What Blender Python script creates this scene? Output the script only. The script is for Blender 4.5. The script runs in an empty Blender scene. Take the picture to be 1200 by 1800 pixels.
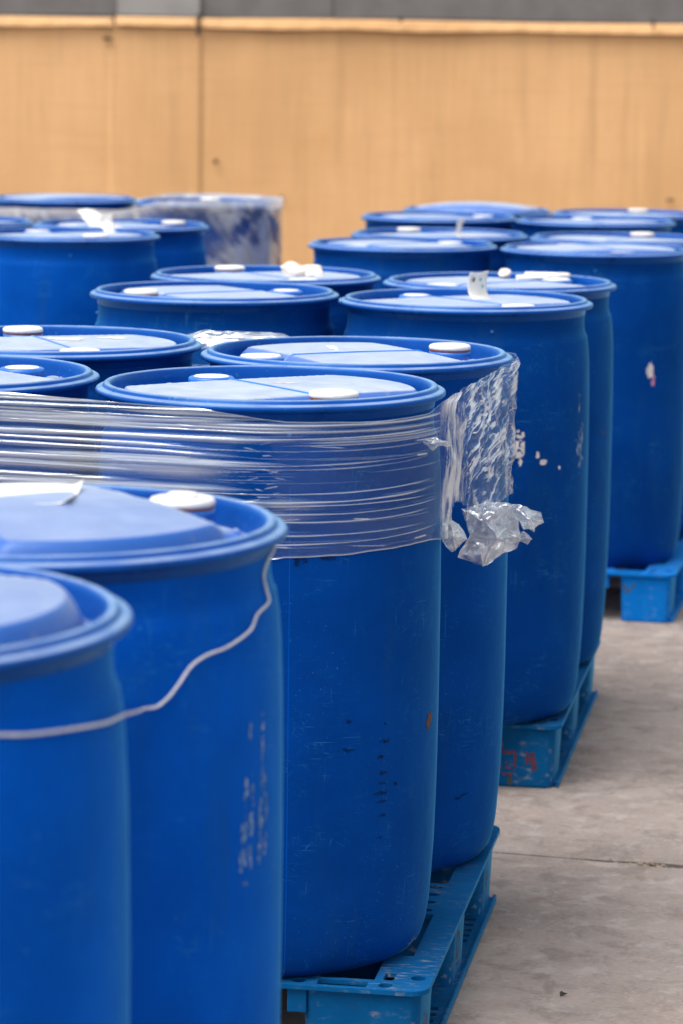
import bpy, bmesh, math, random
import numpy as np
from mathutils import Vector, Matrix
C = bpy.context.scene
col = C.collection
R = math.radians

# ---------------------------------------------------------------- camera
cam_d = bpy.data.cameras.new('camera')
cam = bpy.data.objects.new('camera', cam_d)
col.objects.link(cam)
cam_d.sensor_fit = 'VERTICAL'
cam_d.sensor_height = 36.0
cam_d.sensor_width = 24.0
cam_d.lens = 102.0
cam_d.clip_start = 0.1
cam_d.clip_end = 2000
CAM_Z = 1.625
cam.matrix_world = (Matrix.Translation((0, 0, CAM_Z)) @ Matrix.Rotation(R(90 - 8.653), 4, 'X')
                    @ Matrix.Rotation(R(0.71), 4, 'Z'))
cam_d.dof.use_dof = True
cam_d.dof.focus_distance = 4.95
cam_d.dof.aperture_fstop = 5.8
C.camera = cam

# ---------------------------------------------------------------- sky, sun, exposure
SUN_EL, SUN_AZ = 64.0, 236.0          # azimuth clockwise from +Y: behind the camera, to the left
w = bpy.data.worlds.new('World')
C.world = w
w.use_nodes = True
wn = w.node_tree
wn.nodes.clear()
sky = wn.nodes.new('ShaderNodeTexSky')
sky.sky_type = 'NISHITA'
sky.sun_disc = False
sky.sun_elevation = R(SUN_EL)
sky.sun_rotation = R(SUN_AZ)
sky.dust_density = 4.0
sky.ozone_density = 1.0
hs = wn.nodes.new('ShaderNodeHueSaturation')      # thin overcast: the blue is veiled
hs.inputs['Saturation'].default_value = 0.24
hs.inputs['Hue'].default_value = 0.478
bg = wn.nodes.new('ShaderNodeBackground')
bg.inputs['Strength'].default_value = 0.125
wo = wn.nodes.new('ShaderNodeOutputWorld')
wn.links.new(sky.outputs[0], hs.inputs['Color'])
wn.links.new(hs.outputs[0], bg.inputs['Color'])
wn.links.new(bg.outputs[0], wo.inputs['Surface'])
sd = bpy.data.lights.new('sun', 'SUN')
sd.energy = 1.5
sd.angle = R(50)
sd.color = (1.0, 0.95, 0.88)
sun = bpy.data.objects.new('sun', sd)
col.objects.link(sun)
sdir = Vector((math.sin(R(SUN_AZ)) * math.cos(R(SUN_EL)), math.cos(R(SUN_AZ)) * math.cos(R(SUN_EL)), math.sin(R(SUN_EL))))
sun.rotation_euler = sdir.to_track_quat('Z', 'Y').to_euler()
sun.location = sdir * 20
C.view_settings.view_transform = 'Standard'
C.view_settings.look = 'None'
C.view_settings.exposure = 1.02
C.view_settings.gamma = 1.0
C.view_settings.use_curve_mapping = False
C.render.engine = 'CYCLES'
C.cycles.transparent_max_bounces = 32
C.cycles.max_bounces = 10

# ---------------------------------------------------------------- helpers
def tag(o, label=None, cat=None, group=None, kind=None):
    if label: o['label'] = label
    if cat: o['category'] = cat
    if group: o['group'] = group
    if kind: o['kind'] = kind
    return o

def empty(name, loc=(0, 0, 0), rz=0.0):
    o = bpy.data.objects.new(name, None)
    col.objects.link(o)
    o.location = loc
    o.rotation_euler = (0, 0, rz)
    o.empty_display_size = 0.1
    return o

def link(name, me, mat=None, parent=None, smooth=False):
    o = bpy.data.objects.new(name, me)
    col.objects.link(o)
    if mat is not None and not me.materials:
        me.materials.append(mat)
    if smooth:
        me.polygons.foreach_set('use_smooth', [True] * len(me.polygons))
    if parent is not None: o.parent = parent
    return o

def pymesh(name, v, f, mat=None, smooth=False):
    me = bpy.data.meshes.new(name)
    me.from_pydata([tuple(p) for p in v], [], [tuple(q) for q in f])
    if mat: me.materials.append(mat)
    if smooth: me.polygons.foreach_set('use_smooth', [True] * len(me.polygons))
    me.update()
    return me

def from_bm(name, bm, mat=None, smooth=False):
    me = bpy.data.meshes.new(name)
    bm.normal_update()
    bm.to_mesh(me)
    bm.free()
    if mat: me.materials.append(mat)
    if smooth: me.polygons.foreach_set('use_smooth', [True] * len(me.polygons))
    return me

def lathe(prof, n=96, uv=False, name='lathe', mat=None, close_bottom=False, close_top=False):
    v, f = [], []
    m = len(prof)
    for i in range(n):
        a = -math.pi + 2 * math.pi * i / n
        for r, z in prof: v.append((r * math.cos(a), r * math.sin(a), z))
    for i in range(n):
        j = (i + 1) % n
        for k in range(m - 1):
            f.append((i * m + k + 1, j * m + k + 1, j * m + k, i * m + k))
    if close_bottom: f.append([i * m + m - 1 for i in reversed(range(n))])
    if close_top: f.append([i * m for i in range(n)])
    me = pymesh(name, v, f, mat, True)
    if uv:
        l = me.uv_layers.new(name='UVMap')
        for p in me.polygons:
            if p.index >= n * (m - 1): continue
            i = p.index // (m - 1); k = p.index % (m - 1)
            u0, u1 = i / n * 2 * math.pi * 0.29, (i + 1) / n * 2 * math.pi * 0.29
            for li, (u, z) in zip(p.loop_indices, ((u0, prof[k + 1][1]), (u1, prof[k + 1][1]), (u1, prof[k][1]), (u0, prof[k][1]))):
                l.data[li].uv = (u, z)
    return me

def add_box(bm, x0, x1, y0, y1, z0, z1, bev=0.0):
    vs = [bm.verts.new(p) for p in ((x0, y0, z0), (x1, y0, z0), (x1, y1, z0), (x0, y1, z0), (x0, y0, z1), (x1, y0, z1), (x1, y1, z1), (x0, y1, z1))]
    fs = [bm.faces.new([vs[i] for i in q]) for q in ((3, 2, 1, 0), (4, 5, 6, 7), (0, 1, 5, 4), (1, 2, 6, 5), (2, 3, 7, 6), (3, 0, 4, 7))]
    if bev:
        es = list({e for f in fs for e in f.edges})
        bmesh.ops.bevel(bm, geom=es, offset=bev, segments=2, affect='EDGES', profile=0.6)

def tube(pts, rad, n=10, name='tube', mat=None):
    P = [Vector(p) for p in pts]
    v, f = [], []
    up = Vector((0, 0, 1))
    for i, p in enumerate(P):
        t = (P[min(i + 1, len(P) - 1)] - P[max(i - 1, 0)]).normalized()
        a = t.cross(up)
        a = a.normalized() if a.length > 1e-4 else Vector((1, 0, 0))
        b = a.cross(t)
        rr = rad[i] if isinstance(rad, (list, tuple)) else rad
        for k in range(n):
            an = 2 * math.pi * k / n
            v.append(p + a * rr * math.cos(an) + b * rr * math.sin(an))
    for i in range(len(P) - 1):
        for k in range(n):
            f.append((i * n + k, i * n + (k + 1) % n, (i + 1) * n + (k + 1) % n, (i + 1) * n + k))
    f.append([k for k in reversed(range(n))]); f.append([(len(P) - 1) * n + k for k in range(n)])
    return pymesh(name, v, f, mat, True)

def catmull(pts, sub=8):
    P = [Vector(p) for p in pts]
    out = []
    for i in range(len(P) - 1):
        p0, p1, p2, p3 = P[max(i - 1, 0)], P[i], P[i + 1], P[min(i + 2, len(P) - 1)]
        for k in range(sub):
            t = k / sub
            out.append(0.5 * ((2 * p1) + (p2 - p0) * t + (2 * p0 - 5 * p1 + 4 * p2 - p3) * t * t + (3 * p1 - p0 - 3 * p2 + p3) * t ** 3))
    out.append(P[-1])
    return out

def sstep(a, b, x):
    t = np.clip((x - a) / (b - a), 0, 1)
    return t * t * (3 - 2 * t)

def vnoise(x, y, seed=0):                       # smooth 2-D value noise, 0..1
    x = np.asarray(x, float); y = np.asarray(y, float)
    xi = np.floor(x).astype(np.int64); yi = np.floor(y).astype(np.int64)
    fx = x - xi; fy = y - yi
    fx = fx * fx * (3 - 2 * fx); fy = fy * fy * (3 - 2 * fy)
    def h(a, b):
        n = (a * 374761393 + b * 668265263 + seed * 974711) & 0x7fffffff
        n = ((n ^ (n >> 13)) * 1274126177) & 0x7fffffff
        n = (n ^ (n >> 16)) & 0xffff
        return n / 65535.0
    return (h(xi, yi) * (1 - fx) + h(xi + 1, yi) * fx) * (1 - fy) + (h(xi, yi + 1) * (1 - fx) + h(xi + 1, yi + 1) * fx) * fy

def fbm(x, y, seed=0, o=4):
    s, a, t = 0, 1.0, 0
    for i in range(o):
        s = s + a * vnoise(x * 2 ** i, y * 2 ** i, seed + i * 17); t += a; a *= 0.5
    return s / t

def ridged(x, y, seed=0, o=3):
    s, a, t = 0, 1.0, 0
    for i in range(o):
        s = s + a * (1 - np.abs(2 * vnoise(x * 2 ** i, y * 2 ** i, seed + i * 31) - 1)); t += a; a *= 0.55
    return s / t

# ---------------------------------------------------------------- materials
class NT:
    def __init__(s, name):
        s.m = bpy.data.materials.new(name); s.m.use_nodes = True
        s.t = s.m.node_tree; s.t.nodes.clear()
        s.out = s.n('ShaderNodeOutputMaterial')
    def n(s, ty, **k):
        nd = s.t.nodes.new(ty)
        for a, b in k.items(): setattr(nd, a, b)
        return nd
    def l(s, a, b): s.t.links.new(a, b)
    def val(s, sock, v):
        if hasattr(v, 'is_output'): s.l(v, sock)
        else: sock.default_value = v
    def bsdf(s, **k):
        b = s.n('ShaderNodeBsdfPrincipled')
        for a, v in k.items(): s.val(b.inputs[a.replace('_', ' ')], v)
        return b
    def mapping(s, vec, scale=(1, 1, 1), loc=None, rot=(0, 0, 0)):
        mp = s.n('ShaderNodeMapping')
        s.l(vec, mp.inputs['Vector']); mp.inputs['Scale'].default_value = scale; mp.inputs['Rotation'].default_value = rot
        if loc is not None: s.val(mp.inputs['Location'], loc)
        return mp.outputs[0]
    def noise(s, vec, scale=5, detail=3, rough=0.5, dist=0.0):
        nd = s.n('ShaderNodeTexNoise')
        if vec is not None: s.l(vec, nd.inputs['Vector'])
        nd.inputs['Scale'].default_value = scale; nd.inputs['Detail'].default_value = detail
        nd.inputs['Roughness'].default_value = rough; nd.inputs['Distortion'].default_value = dist
        return nd.outputs[0]
    def ramp(s, x, a, b, lo=0.0, hi=1.0):
        mr = s.n('ShaderNodeMapRange', interpolation_type='SMOOTHSTEP')
        s.l(x, mr.inputs['Value'])
        for i, v in zip(('From Min', 'From Max', 'To Min', 'To Max'), (a, b, lo, hi)): mr.inputs[i].default_value = v
        return mr.outputs[0]
    def math(s, op, a, b=None):
        m = s.n('ShaderNodeMath', operation=op)
        s.val(m.inputs[0], a)
        if b is not None: s.val(m.inputs[1], b)
        return m.outputs[0]
    def mix(s, f, a, b, mode='MIX'):
        m = s.n('ShaderNodeMix', data_type='RGBA', blend_type=mode)
        s.val(m.inputs[0], f); s.val(m.inputs[6], a); s.val(m.inputs[7], b)
        return m.outputs[2]
    def bump(s, h, strength=0.3, dist=0.002, normal=None):
        b = s.n('ShaderNodeBump')
        b.inputs['Strength'].default_value = strength; b.inputs['Distance'].default_value = dist
        s.l(h, b.inputs['Height'])
        if normal is not None: s.l(normal, b.inputs['Normal'])
        return b.outputs[0]
    def done(s, sh):
        s.l(sh, s.out.inputs['Surface'])
        return s.m

def rgb(r, g, b): return (r, g, b, 1.0)

def coloured_plastic(t, c, ro, nrm, ior, tint):
    """pigmented polyethylene: the gloss carries some of the pigment's colour"""
    df = t.n('ShaderNodeBsdfDiffuse'); t.val(df.inputs['Color'], c); t.l(nrm, df.inputs['Normal'])
    gl = t.n('ShaderNodeBsdfGlossy'); gl.inputs['Color'].default_value = rgb(*tint); t.val(gl.inputs['Roughness'], ro); t.l(nrm, gl.inputs['Normal'])
    fr = t.n('ShaderNodeFresnel'); fr.inputs['IOR'].default_value = ior; t.l(nrm, fr.inputs['Normal'])
    m = t.n('ShaderNodeMixShader'); t.l(fr.outputs[0], m.inputs[0]); t.l(df.outputs[0], m.inputs[1]); t.l(gl.outputs[0], m.inputs[2])
    return t.done(m.outputs[0])

def mat_drum_body():
    t = NT('blue drum plastic')
    tc = t.n('ShaderNodeTexCoord'); oi = t.n('ShaderNodeObjectInfo')
    off = t.n('ShaderNodeCombineXYZ')
    t.l(t.math('MULTIPLY', oi.outputs['Random'], 37.0), off.inputs[0])
    t.l(t.math('MULTIPLY', oi.outputs['Random'], 91.0), off.inputs[1])
    va = t.n('ShaderNodeVectorMath', operation='ADD')
    t.l(tc.outputs['UV'], va.inputs[0]); t.l(off.outputs[0], va.inputs[1])
    uv = va.outputs[0]
    ob = tc.outputs['Object']
    tone = t.ramp(t.noise(uv, 4.0, 4, 0.6), 0.3, 0.7)
    c = t.mix(tone, rgb(0.0002, 0.034, 0.208), rgb(0.0003, 0.045, 0.268))
    fac = t.n('ShaderNodeSeparateColor'); t.l(oi.outputs['Color'], fac.inputs[0])
    ml = t.n('ShaderNodeVectorMath', operation='SCALE'); t.l(c, ml.inputs[0]); t.l(t.math('MULTIPLY', fac.outputs[0], 2.0), ml.inputs['Scale'])
    c = ml.outputs[0]
    # teal worn zones
    worn = t.ramp(t.noise(uv, 7.0, 5, 0.65), 0.54, 0.74)
    fine = t.ramp(t.noise(uv, 160.0, 2, 0.6), 0.45, 0.72)
    c = t.mix(t.math('MULTIPLY', t.math('MULTIPLY', worn, fine), 0.5), c, rgb(0.012, 0.13, 0.30))
    # scratches in three directions
    patch = t.ramp(t.noise(uv, 9.0, 3, 0.6), 0.46, 0.66)
    tot = None
    for sc, rot, lo in (((14, 620, 1), 0.05, 0.735), ((560, 11, 1), 0.04, 0.745), ((40, 700, 1), 0.62, 0.75), ((36, 640, 1), -0.9, 0.76), ((30, 560, 1), 0.3, 0.765)):
        r = t.mapping(t.mapping(uv, rot=(0, 0, rot)), scale=sc)
        s_ = t.ramp(t.noise(r, 1.0, 1, 0.5), lo - 0.075, lo + 0.03)
        tot = s_ if tot is None else t.math('MAXIMUM', tot, s_)
    scr = t.math('MULTIPLY', tot, patch)
    spk = t.math('MULTIPLY', t.ramp(t.noise(uv, 240.0, 1, 0.5), 0.70, 0.77), t.ramp(t.noise(uv, 5.0, 3), 0.42, 0.62))
    c = t.mix(t.math('MULTIPLY', scr, 0.58), c, rgb(0.05, 0.26, 0.46))
    c = t.mix(t.math('MULTIPLY', spk, 0.42), c, rgb(0.09, 0.32, 0.50))
    # thin grime in soft vertical runs
    gr = t.ramp(t.noise(t.mapping(uv, scale=(16, 2.0, 1)), 1.0, 4, 0.6), 0.52, 0.76)
    c = t.mix(t.math('MULTIPLY', gr, 0.28), c, rgb(0.012, 0.055, 0.14))
    ro = t.ramp(t.noise(uv, 22.0, 4, 0.7), 0.3, 0.7, 0.38, 0.50)
    h = t.math('ADD', t.noise(ob, 14.0, 2), t.math('MULTIPLY', t.noise(uv, 420.0, 2), 0.016))
    return coloured_plastic(t, c, ro, t.bump(h, 0.35, 0.006), 1.34, (0.09, 0.42, 0.80))

def mat_rim():
    t = NT('blue drum rim plastic')
    tc = t.n('ShaderNodeTexCoord')
    ob = tc.outputs['Object']
    tone = t.noise(ob, 9.0, 4, 0.6)
    c = t.mix(t.ramp(tone, 0.35, 0.7), rgb(0.0003, 0.042, 0.240), rgb(0.0006, 0.056, 0.300))
    wear = t.math('MULTIPLY', t.ramp(t.noise(ob, 85.0, 4, 0.7), 0.58, 0.70), t.ramp(t.noise(ob, 7.0, 2), 0.50, 0.66))
    c = t.mix(t.math('MULTIPLY', wear, 0.35), c, rgb(0.05, 0.30, 0.48))
    gn = t.n('ShaderNodeNewGeometry'); sx = t.n('ShaderNodeSeparateXYZ'); t.l(gn.outputs['Normal'], sx.inputs[0])
    up = t.math('MULTIPLY', t.ramp(sx.outputs['Z'], 0.55, 0.97, 0.0, 0.48), t.ramp(t.noise(ob, 24.0, 3), 0.25, 0.6, 0.6, 1.0))   # dust and sky highlight painted pale onto the upward lip
    c = t.mix(up, c, rgb(0.40, 0.49, 0.58))
    h = t.noise(ob, 40.0, 3)
    return coloured_plastic(t, c, t.ramp(tone, 0.3, 0.7, 0.24, 0.36), t.bump(h, 0.25, 0.002), 1.42, (0.34, 0.68, 1.0))

def mat_lid():
    t = NT('dusty blue lid plastic')
    tc = t.n('ShaderNodeTexCoord'); oi = t.n('ShaderNodeObjectInfo')
    va = t.n('ShaderNodeVectorMath', operation='ADD')
    t.l(tc.outputs['Object'], va.inputs[0])
    cx = t.n('ShaderNodeCombineXYZ'); t.l(t.math('MULTIPLY', oi.outputs['Random'], 53.0), cx.inputs[0]); t.l(cx.outputs[0], va.inputs[1])
    ob = va.outputs[0]
    d = t.ramp(t.noise(ob, 5.0, 5, 0.6), 0.25, 0.75, 0.46, 0.70)
    d2 = t.ramp(t.noise(ob, 34.0, 5, 0.7), 0.42, 0.72, 0.0, 0.14)
    dust = t.math('ADD', d, d2)
    fac = t.n('ShaderNodeSeparateColor'); t.l(oi.outputs['Color'], fac.inputs[0])
    dust = t.math('MULTIPLY', dust, t.math('MULTIPLY', fac.outputs[1], 2.0))
    gn = t.n('ShaderNodeNewGeometry'); sx = t.n('ShaderNodeSeparateXYZ'); t.l(gn.outputs['Normal'], sx.inputs[0])
    dust = t.math('MULTIPLY', dust, t.ramp(sx.outputs['Z'], 0.90, 0.992, 0.10, 1.0))      # dust settles on the flats, not on the steep flanks
    c = t.mix(dust, rgb(0.002, 0.075, 0.34), rgb(0.50, 0.525, 0.545))
    dirt = t.math('MULTIPLY', t.ramp(t.noise(ob, 12.0, 5, 0.7), 0.60, 0.74), 0.45)
    c = t.mix(dirt, c, rgb(0.20, 0.19, 0.18))
    fl = t.ramp(t.noise(ob, 130.0, 2, 0.6), 0.70, 0.78, 0.0, 0.45)
    c = t.mix(fl, c, rgb(0.12, 0.13, 0.15))
    return coloured_plastic(t, c, t.ramp(t.noise(ob, 20.0, 3), 0.3, 0.7, 0.34, 0.48), t.bump(t.noise(ob, 120.0, 3), 0.12, 0.002), 1.48, (0.70, 0.81, 0.96))

def mat_simple(name, a, b2, scale=30, rough=0.5, bump=0.15, detail=4, spec=0.5):
    t = NT(name)
    tc = t.n('ShaderNodeTexCoord')
    n1 = t.noise(tc.outputs['Object'], scale, detail, 0.6)
    c = t.mix(t.ramp(n1, 0.35, 0.68), rgb(*a), rgb(*b2))
    b = t.bsdf(Base_Color=c, Roughness=rough, Normal=t.bump(n1, bump, 0.002))
    b.inputs['Specular IOR Level'].default_value = spec
    return t.done(b.outputs[0])

def mat_pallet(name, a, b2, dirt_amt):
    t = NT(name)
    tc = t.n('ShaderNodeTexCoord'); ob = tc.outputs['Object']
    c = t.mix(t.ramp(t.noise(ob, 6.0, 4, 0.6), 0.3, 0.7), rgb(*a), rgb(*b2))
    # grey scuffing across the deck
    sc = t.math('MULTIPLY', t.ramp(t.noise(t.mapping(ob, scale=(30, 160, 60)), 1.0, 3, 0.65), 0.52, 0.70), t.ramp(t.noise(ob, 11.0, 4, 0.6), 0.42, 0.66))
    c = t.mix(t.math('MULTIPLY', sc, dirt_amt), c, rgb(0.24, 0.25, 0.25))
    dk = t.ramp(t.noise(ob, 17.0, 5, 0.7), 0.55, 0.75, 0.0, 0.5)
    c = t.mix(dk, c, rgb(0.012, 0.05, 0.08))
    br = t.math('MULTIPLY', t.ramp(t.noise(ob, 45.0, 4, 0.7), 0.62, 0.72), 0.5)
    c = t.mix(br, c, rgb(0.14, 0.09, 0.05))
    return coloured_plastic(t, c, 0.42, t.bump(t.noise(ob, 60.0, 4), 0.25, 0.002), 1.28, (0.14, 0.50, 0.85))

def mat_concrete():
    t = NT('worn yard concrete')
    g = t.n('ShaderNodeNewGeometry'); P = g.outputs['Position']
    n1 = t.noise(P, 1.6, 6, 0.62)
    n2 = t.noise(P, 9.0, 5, 0.65)
    n3 = t.noise(P, 90.0, 4, 0.65)
    c = t.mix(t.ramp(n1, 0.3, 0.7), rgb(0.185, 0.150, 0.134), rgb(0.290, 0.244, 0.223))
    c = t.mix(t.ramp(n2, 0.46, 0.72, 0.0, 0.6), c, rgb(0.290, 0.220, 0.180))
    c = t.mix(t.ramp(t.noise(t.mapping(P, loc=(7, 3, 0)), 4.5, 6, 0.7, 0.4), 0.52, 0.72, 0.0, 0.6), c, rgb(0.150, 0.130, 0.125))
    c = t.mix(t.ramp(n3, 0.35, 0.75, 0.0, 0.35), c, rgb(0.36, 0.32, 0.29))
    c = t.mix(t.ramp(t.noise(t.mapping(P, scale=(1, 1.15, 1), rot=(0, 0, .25)), 14.0, 6, 0.72, 0.3), 0.50, 0.66, 0.0, 0.50), c, rgb(0.38, 0.34, 0.315))
    c = t.mix(t.ramp(t.noise(t.mapping(P, scale=(1.1, 1, 1), loc=(4, 1, 0)), 11.0, 6, 0.72, 0.5), 0.48, 0.66, 0.0, 0.60), c, rgb(0.140, 0.114, 0.103))
    # pale spills and scattered scuffs
    sp = t.math('MULTIPLY', t.ramp(t.noise(t.mapping(P, scale=(1, 1.5, 1)), 24.0, 5, 0.7), 0.64, 0.72), t.ramp(t.noise(t.mapping(P, loc=(2, 9, 0)), 3.0, 3), 0.50, 0.64))
    c = t.mix(t.math('MULTIPLY', sp, 0.65), c, rgb(0.60, 0.58, 0.56))
    pt = t.ramp(t.noise(P, 55.0, 2, 0.5), 0.74, 0.79, 0.0, 0.75)
    c = t.mix(pt, c, rgb(0.045, 0.04, 0.035))
    h = t.math('ADD', t.math('MULTIPLY', n2, 0.5), t.math('MULTIPLY', n3, 0.35))
    b = t.bsdf(Base_Color=c, Roughness=0.82, Normal=t.bump(h, 0.5, 0.006))
    b.inputs['Specular IOR Level'].default_value = 0.3
    return t.done(b.outputs[0])

def mat_tarp():
    t = NT('ochre woven fence sheeting')
    g = t.n('ShaderNodeNewGeometry'); P = g.outputs['Position']
    oi = t.n('ShaderNodeObjectInfo')
    n1 = t.noise(P, 0.9, 5, 0.6)
    c = t.mix(t.ramp(n1, 0.3, 0.7), rgb(0.585, 0.335, 0.152), rgb(0.690, 0.405, 0.195))
    # vertical weathering runs
    v1 = t.noise(t.mapping(P, scale=(9.0, 1, 0.55)), 1.0, 5, 0.62)
    c = t.mix(t.ramp(v1, 0.50, 0.74, 0.0, 0.42), c, rgb(0.40, 0.225, 0.10))
    v2 = t.noise(t.mapping(P, scale=(26.0, 1, 1.3), loc=(3, 0, 1)), 1.0, 4, 0.6)
    c = t.mix(t.ramp(v2, 0.54, 0.74, 0.0, 0.30), c, rgb(0.33, 0.22, 0.13))
    pz = t.noise(t.mapping(P, scale=(5, 1, 3)), 1.0, 5, 0.7)
    c = t.mix(t.ramp(pz, 0.58, 0.74, 0.0, 0.30), c, rgb(0.60, 0.27, 0.065))
    # weave lines
    wz = t.noise(t.mapping(P, scale=(1.5, 1, 46.0)), 1.0, 2, 0.5)
    wx = t.noise(t.mapping(P, scale=(52.0, 1, 1.0)), 1.0, 2, 0.5)
    c = t.mix(t.ramp(wz, 0.5, 0.72, 0.0, 0.12), c, rgb(0.36, 0.22, 0.11))
    c = t.mix(t.ramp(wx, 0.5, 0.72, 0.0, 0.16), c, rgb(0.36, 0.22, 0.11))
    b = t.bsdf(Base_Color=c, Roughness=0.75, Normal=t.bump(t.math('ADD', wz, wx), 0.2, 0.006))
    b.inputs['Specular IOR Level'].default_value = 0.25
    return t.done(b.outputs[0])

def mat_film(name, clear=0.05, white=(0.80, 0.90, 0.99), rough=0.10, gloss=0.34, haze=None):
    t = NT(name)
    at = t.n('ShaderNodeAttribute', attribute_name='fold')
    tc = t.n('ShaderNodeTexCoord')
    nz = t.noise(tc.outputs['Object'], 60.0, 3, 0.6)
    bm_ = t.bump(nz, 0.10, 0.003)
    tr = t.n('ShaderNodeBsdfTransparent'); tr.inputs[0].default_value = (0.99, 0.995, 1.0, 1)
    gl = t.n('ShaderNodeBsdfGlossy'); gl.inputs['Roughness'].default_value = rough
    gl.inputs['Color'].default_value = (0.62, 0.84, 1, 1); t.l(bm_, gl.inputs['Normal'])
    fr = t.n('ShaderNodeFresnel'); fr.inputs['IOR'].default_value = 1.5; t.l(bm_, fr.inputs['Normal'])
    f2 = t.math('MINIMUM', t.math('MULTIPLY', fr.outputs[0], 0.32), 1.0)
    m1 = t.n('ShaderNodeMixShader'); t.l(f2, m1.inputs[0]); t.l(tr.outputs[0], m1.inputs[1]); t.l(gl.outputs[0], m1.inputs[2])
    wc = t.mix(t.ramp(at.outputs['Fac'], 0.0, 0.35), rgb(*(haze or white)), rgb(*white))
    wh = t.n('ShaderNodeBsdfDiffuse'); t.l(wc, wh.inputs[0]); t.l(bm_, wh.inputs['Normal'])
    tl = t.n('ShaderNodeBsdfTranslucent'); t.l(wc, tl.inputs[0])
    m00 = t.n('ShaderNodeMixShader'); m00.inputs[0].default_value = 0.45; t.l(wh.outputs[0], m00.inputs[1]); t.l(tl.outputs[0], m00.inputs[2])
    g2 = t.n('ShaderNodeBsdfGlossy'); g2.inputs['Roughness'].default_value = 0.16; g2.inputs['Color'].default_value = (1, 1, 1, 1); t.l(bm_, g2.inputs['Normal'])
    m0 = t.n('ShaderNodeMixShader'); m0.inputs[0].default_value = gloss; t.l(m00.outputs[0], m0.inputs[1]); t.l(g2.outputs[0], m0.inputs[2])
    m2 = t.n('ShaderNodeMixShader')
    cl = t.ramp(t.noise(t.mapping(tc.outputs['Object'], scale=(3, 3, 16)), 1.0, 4, 0.6), 0.3, 0.75, clear * .5, clear * 1.6)
    t.l(t.math('MINIMUM', t.math('ADD', at.outputs['Fac'], cl), 0.95), m2.inputs[0]); t.l(m1.outputs[0], m2.inputs[1]); t.l(m0.outputs[0], m2.inputs[2])
    return t.done(m2.outputs[0])

M_BODY = mat_drum_body(); M_RIM = mat_rim(); M_LID = mat_lid()
M_CAPW = mat_simple('white bung cap', (0.60, 0.59, 0.57), (0.70, 0.69, 0.67), 40, 0.42)
M_GASK = mat_simple('red brown gasket', (0.16, 0.035, 0.016), (0.24, 0.06, 0.028), 60, 0.6)
M_CAPB = mat_simple('blue bung plastic', (0.008, 0.11, 0.46), (0.015, 0.15, 0.52), 30, 0.36)
M_PA = mat_pallet('teal blue pallet plastic', (0.002, 0.062, 0.185), (0.004, 0.086, 0.245), 0.80)
M_PD = mat_pallet('bright blue pallet plastic', (0.002, 0.12, 0.44), (0.004, 0.15, 0.52), 0.35)
M_CONC = mat_concrete(); M_TARP = mat_tarp()
M_BASE = mat_simple('dark joint grit', (0.05, 0.04, 0.03), (0.12, 0.09, 0.065), 60, 0.95, 0.6)
M_GREY = mat_simple('dark grey sheet wall', (0.150, 0.140, 0.136), (0.185, 0.173, 0.168), 5, 0.6)
M_LGREY = mat_simple('light grey sheet wall', (0.28, 0.268, 0.26), (0.33, 0.315, 0.305), 5, 0.6)
M_HEMD = mat_simple('dark brown hem shade', (0.09, 0.045, 0.02), (0.20, 0.11, 0.05), 3, 0.8)
M_BLACK = mat_simple('dark wire', (0.02, 0.018, 0.016), (0.04, 0.035, 0.03), 40, 0.7)
M_WSCUFF = mat_simple('white paper remnant', (0.46, 0.44, 0.46), (0.66, 0.63, 0.62), 90, 0.8)
M_PINK = mat_simple('pink paper remnant', (0.55, 0.20, 0.32), (0.62, 0.30, 0.40), 90, 0.8)
M_TSCUFF = mat_simple('pale scuffed plastic', (0.04, 0.15, 0.32), (0.20, 0.30, 0.46), 80, 0.6)
M_LSCUFF = mat_simple('pale lilac scuff', (0.05, 0.15, 0.38), (0.22, 0.34, 0.56), 130, 0.7, 0.1, 4, 0.1)
M_RUST = mat_simple('orange brown stain', (0.045, 0.024, 0.016), (0.11, 0.042, 0.018), 160, 0.8)
M_INK = mat_simple('faded black print', (0.001, 0.014, 0.065), (0.001, 0.028, 0.13), 140, 0.8, 0.05, 4, 0.05)
M_RED = mat_simple('red stencil paint', (0.10, 0.012, 0.018), (0.17, 0.025, 0.03), 70, 0.7)
M_CORD = mat_simple('pale grey cord', (0.48, 0.51, 0.54), (0.68, 0.69, 0.70), 260, 0.4)
M_PAPER = mat_simple('white label paper', (0.70, 0.68, 0.63), (0.80, 0.78, 0.74), 25, 0.75, 0.1)
M_PBACK = mat_simple('grey brown label backing', (0.10, 0.09, 0.09), (0.20, 0.18, 0.17), 25, 0.75, 0.1)
M_RAG = mat_simple('off white rag', (0.62, 0.52, 0.44), (0.76, 0.70, 0.64), 14, 0.85, 0.4)
M_PRINTD = mat_simple('dark print', (0.03, 0.035, 0.04), (0.05, 0.06, 0.06), 25, 0.7)
M_PRINTT = mat_simple('teal print', (0.05, 0.35, 0.38), (0.09, 0.42, 0.44), 25, 0.7)
M_FILM = mat_film('clear stretch film', 0.085, haze=(0.02, 0.36, 0.95))
M_BAG = mat_film('milky crumpled film', 0.20, (0.80, 0.79, 0.79), 0.16)
M_FILMG = mat_film('whitened stretch film', 0.05, (0.80, 0.80, 0.81), 0.2)

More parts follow.
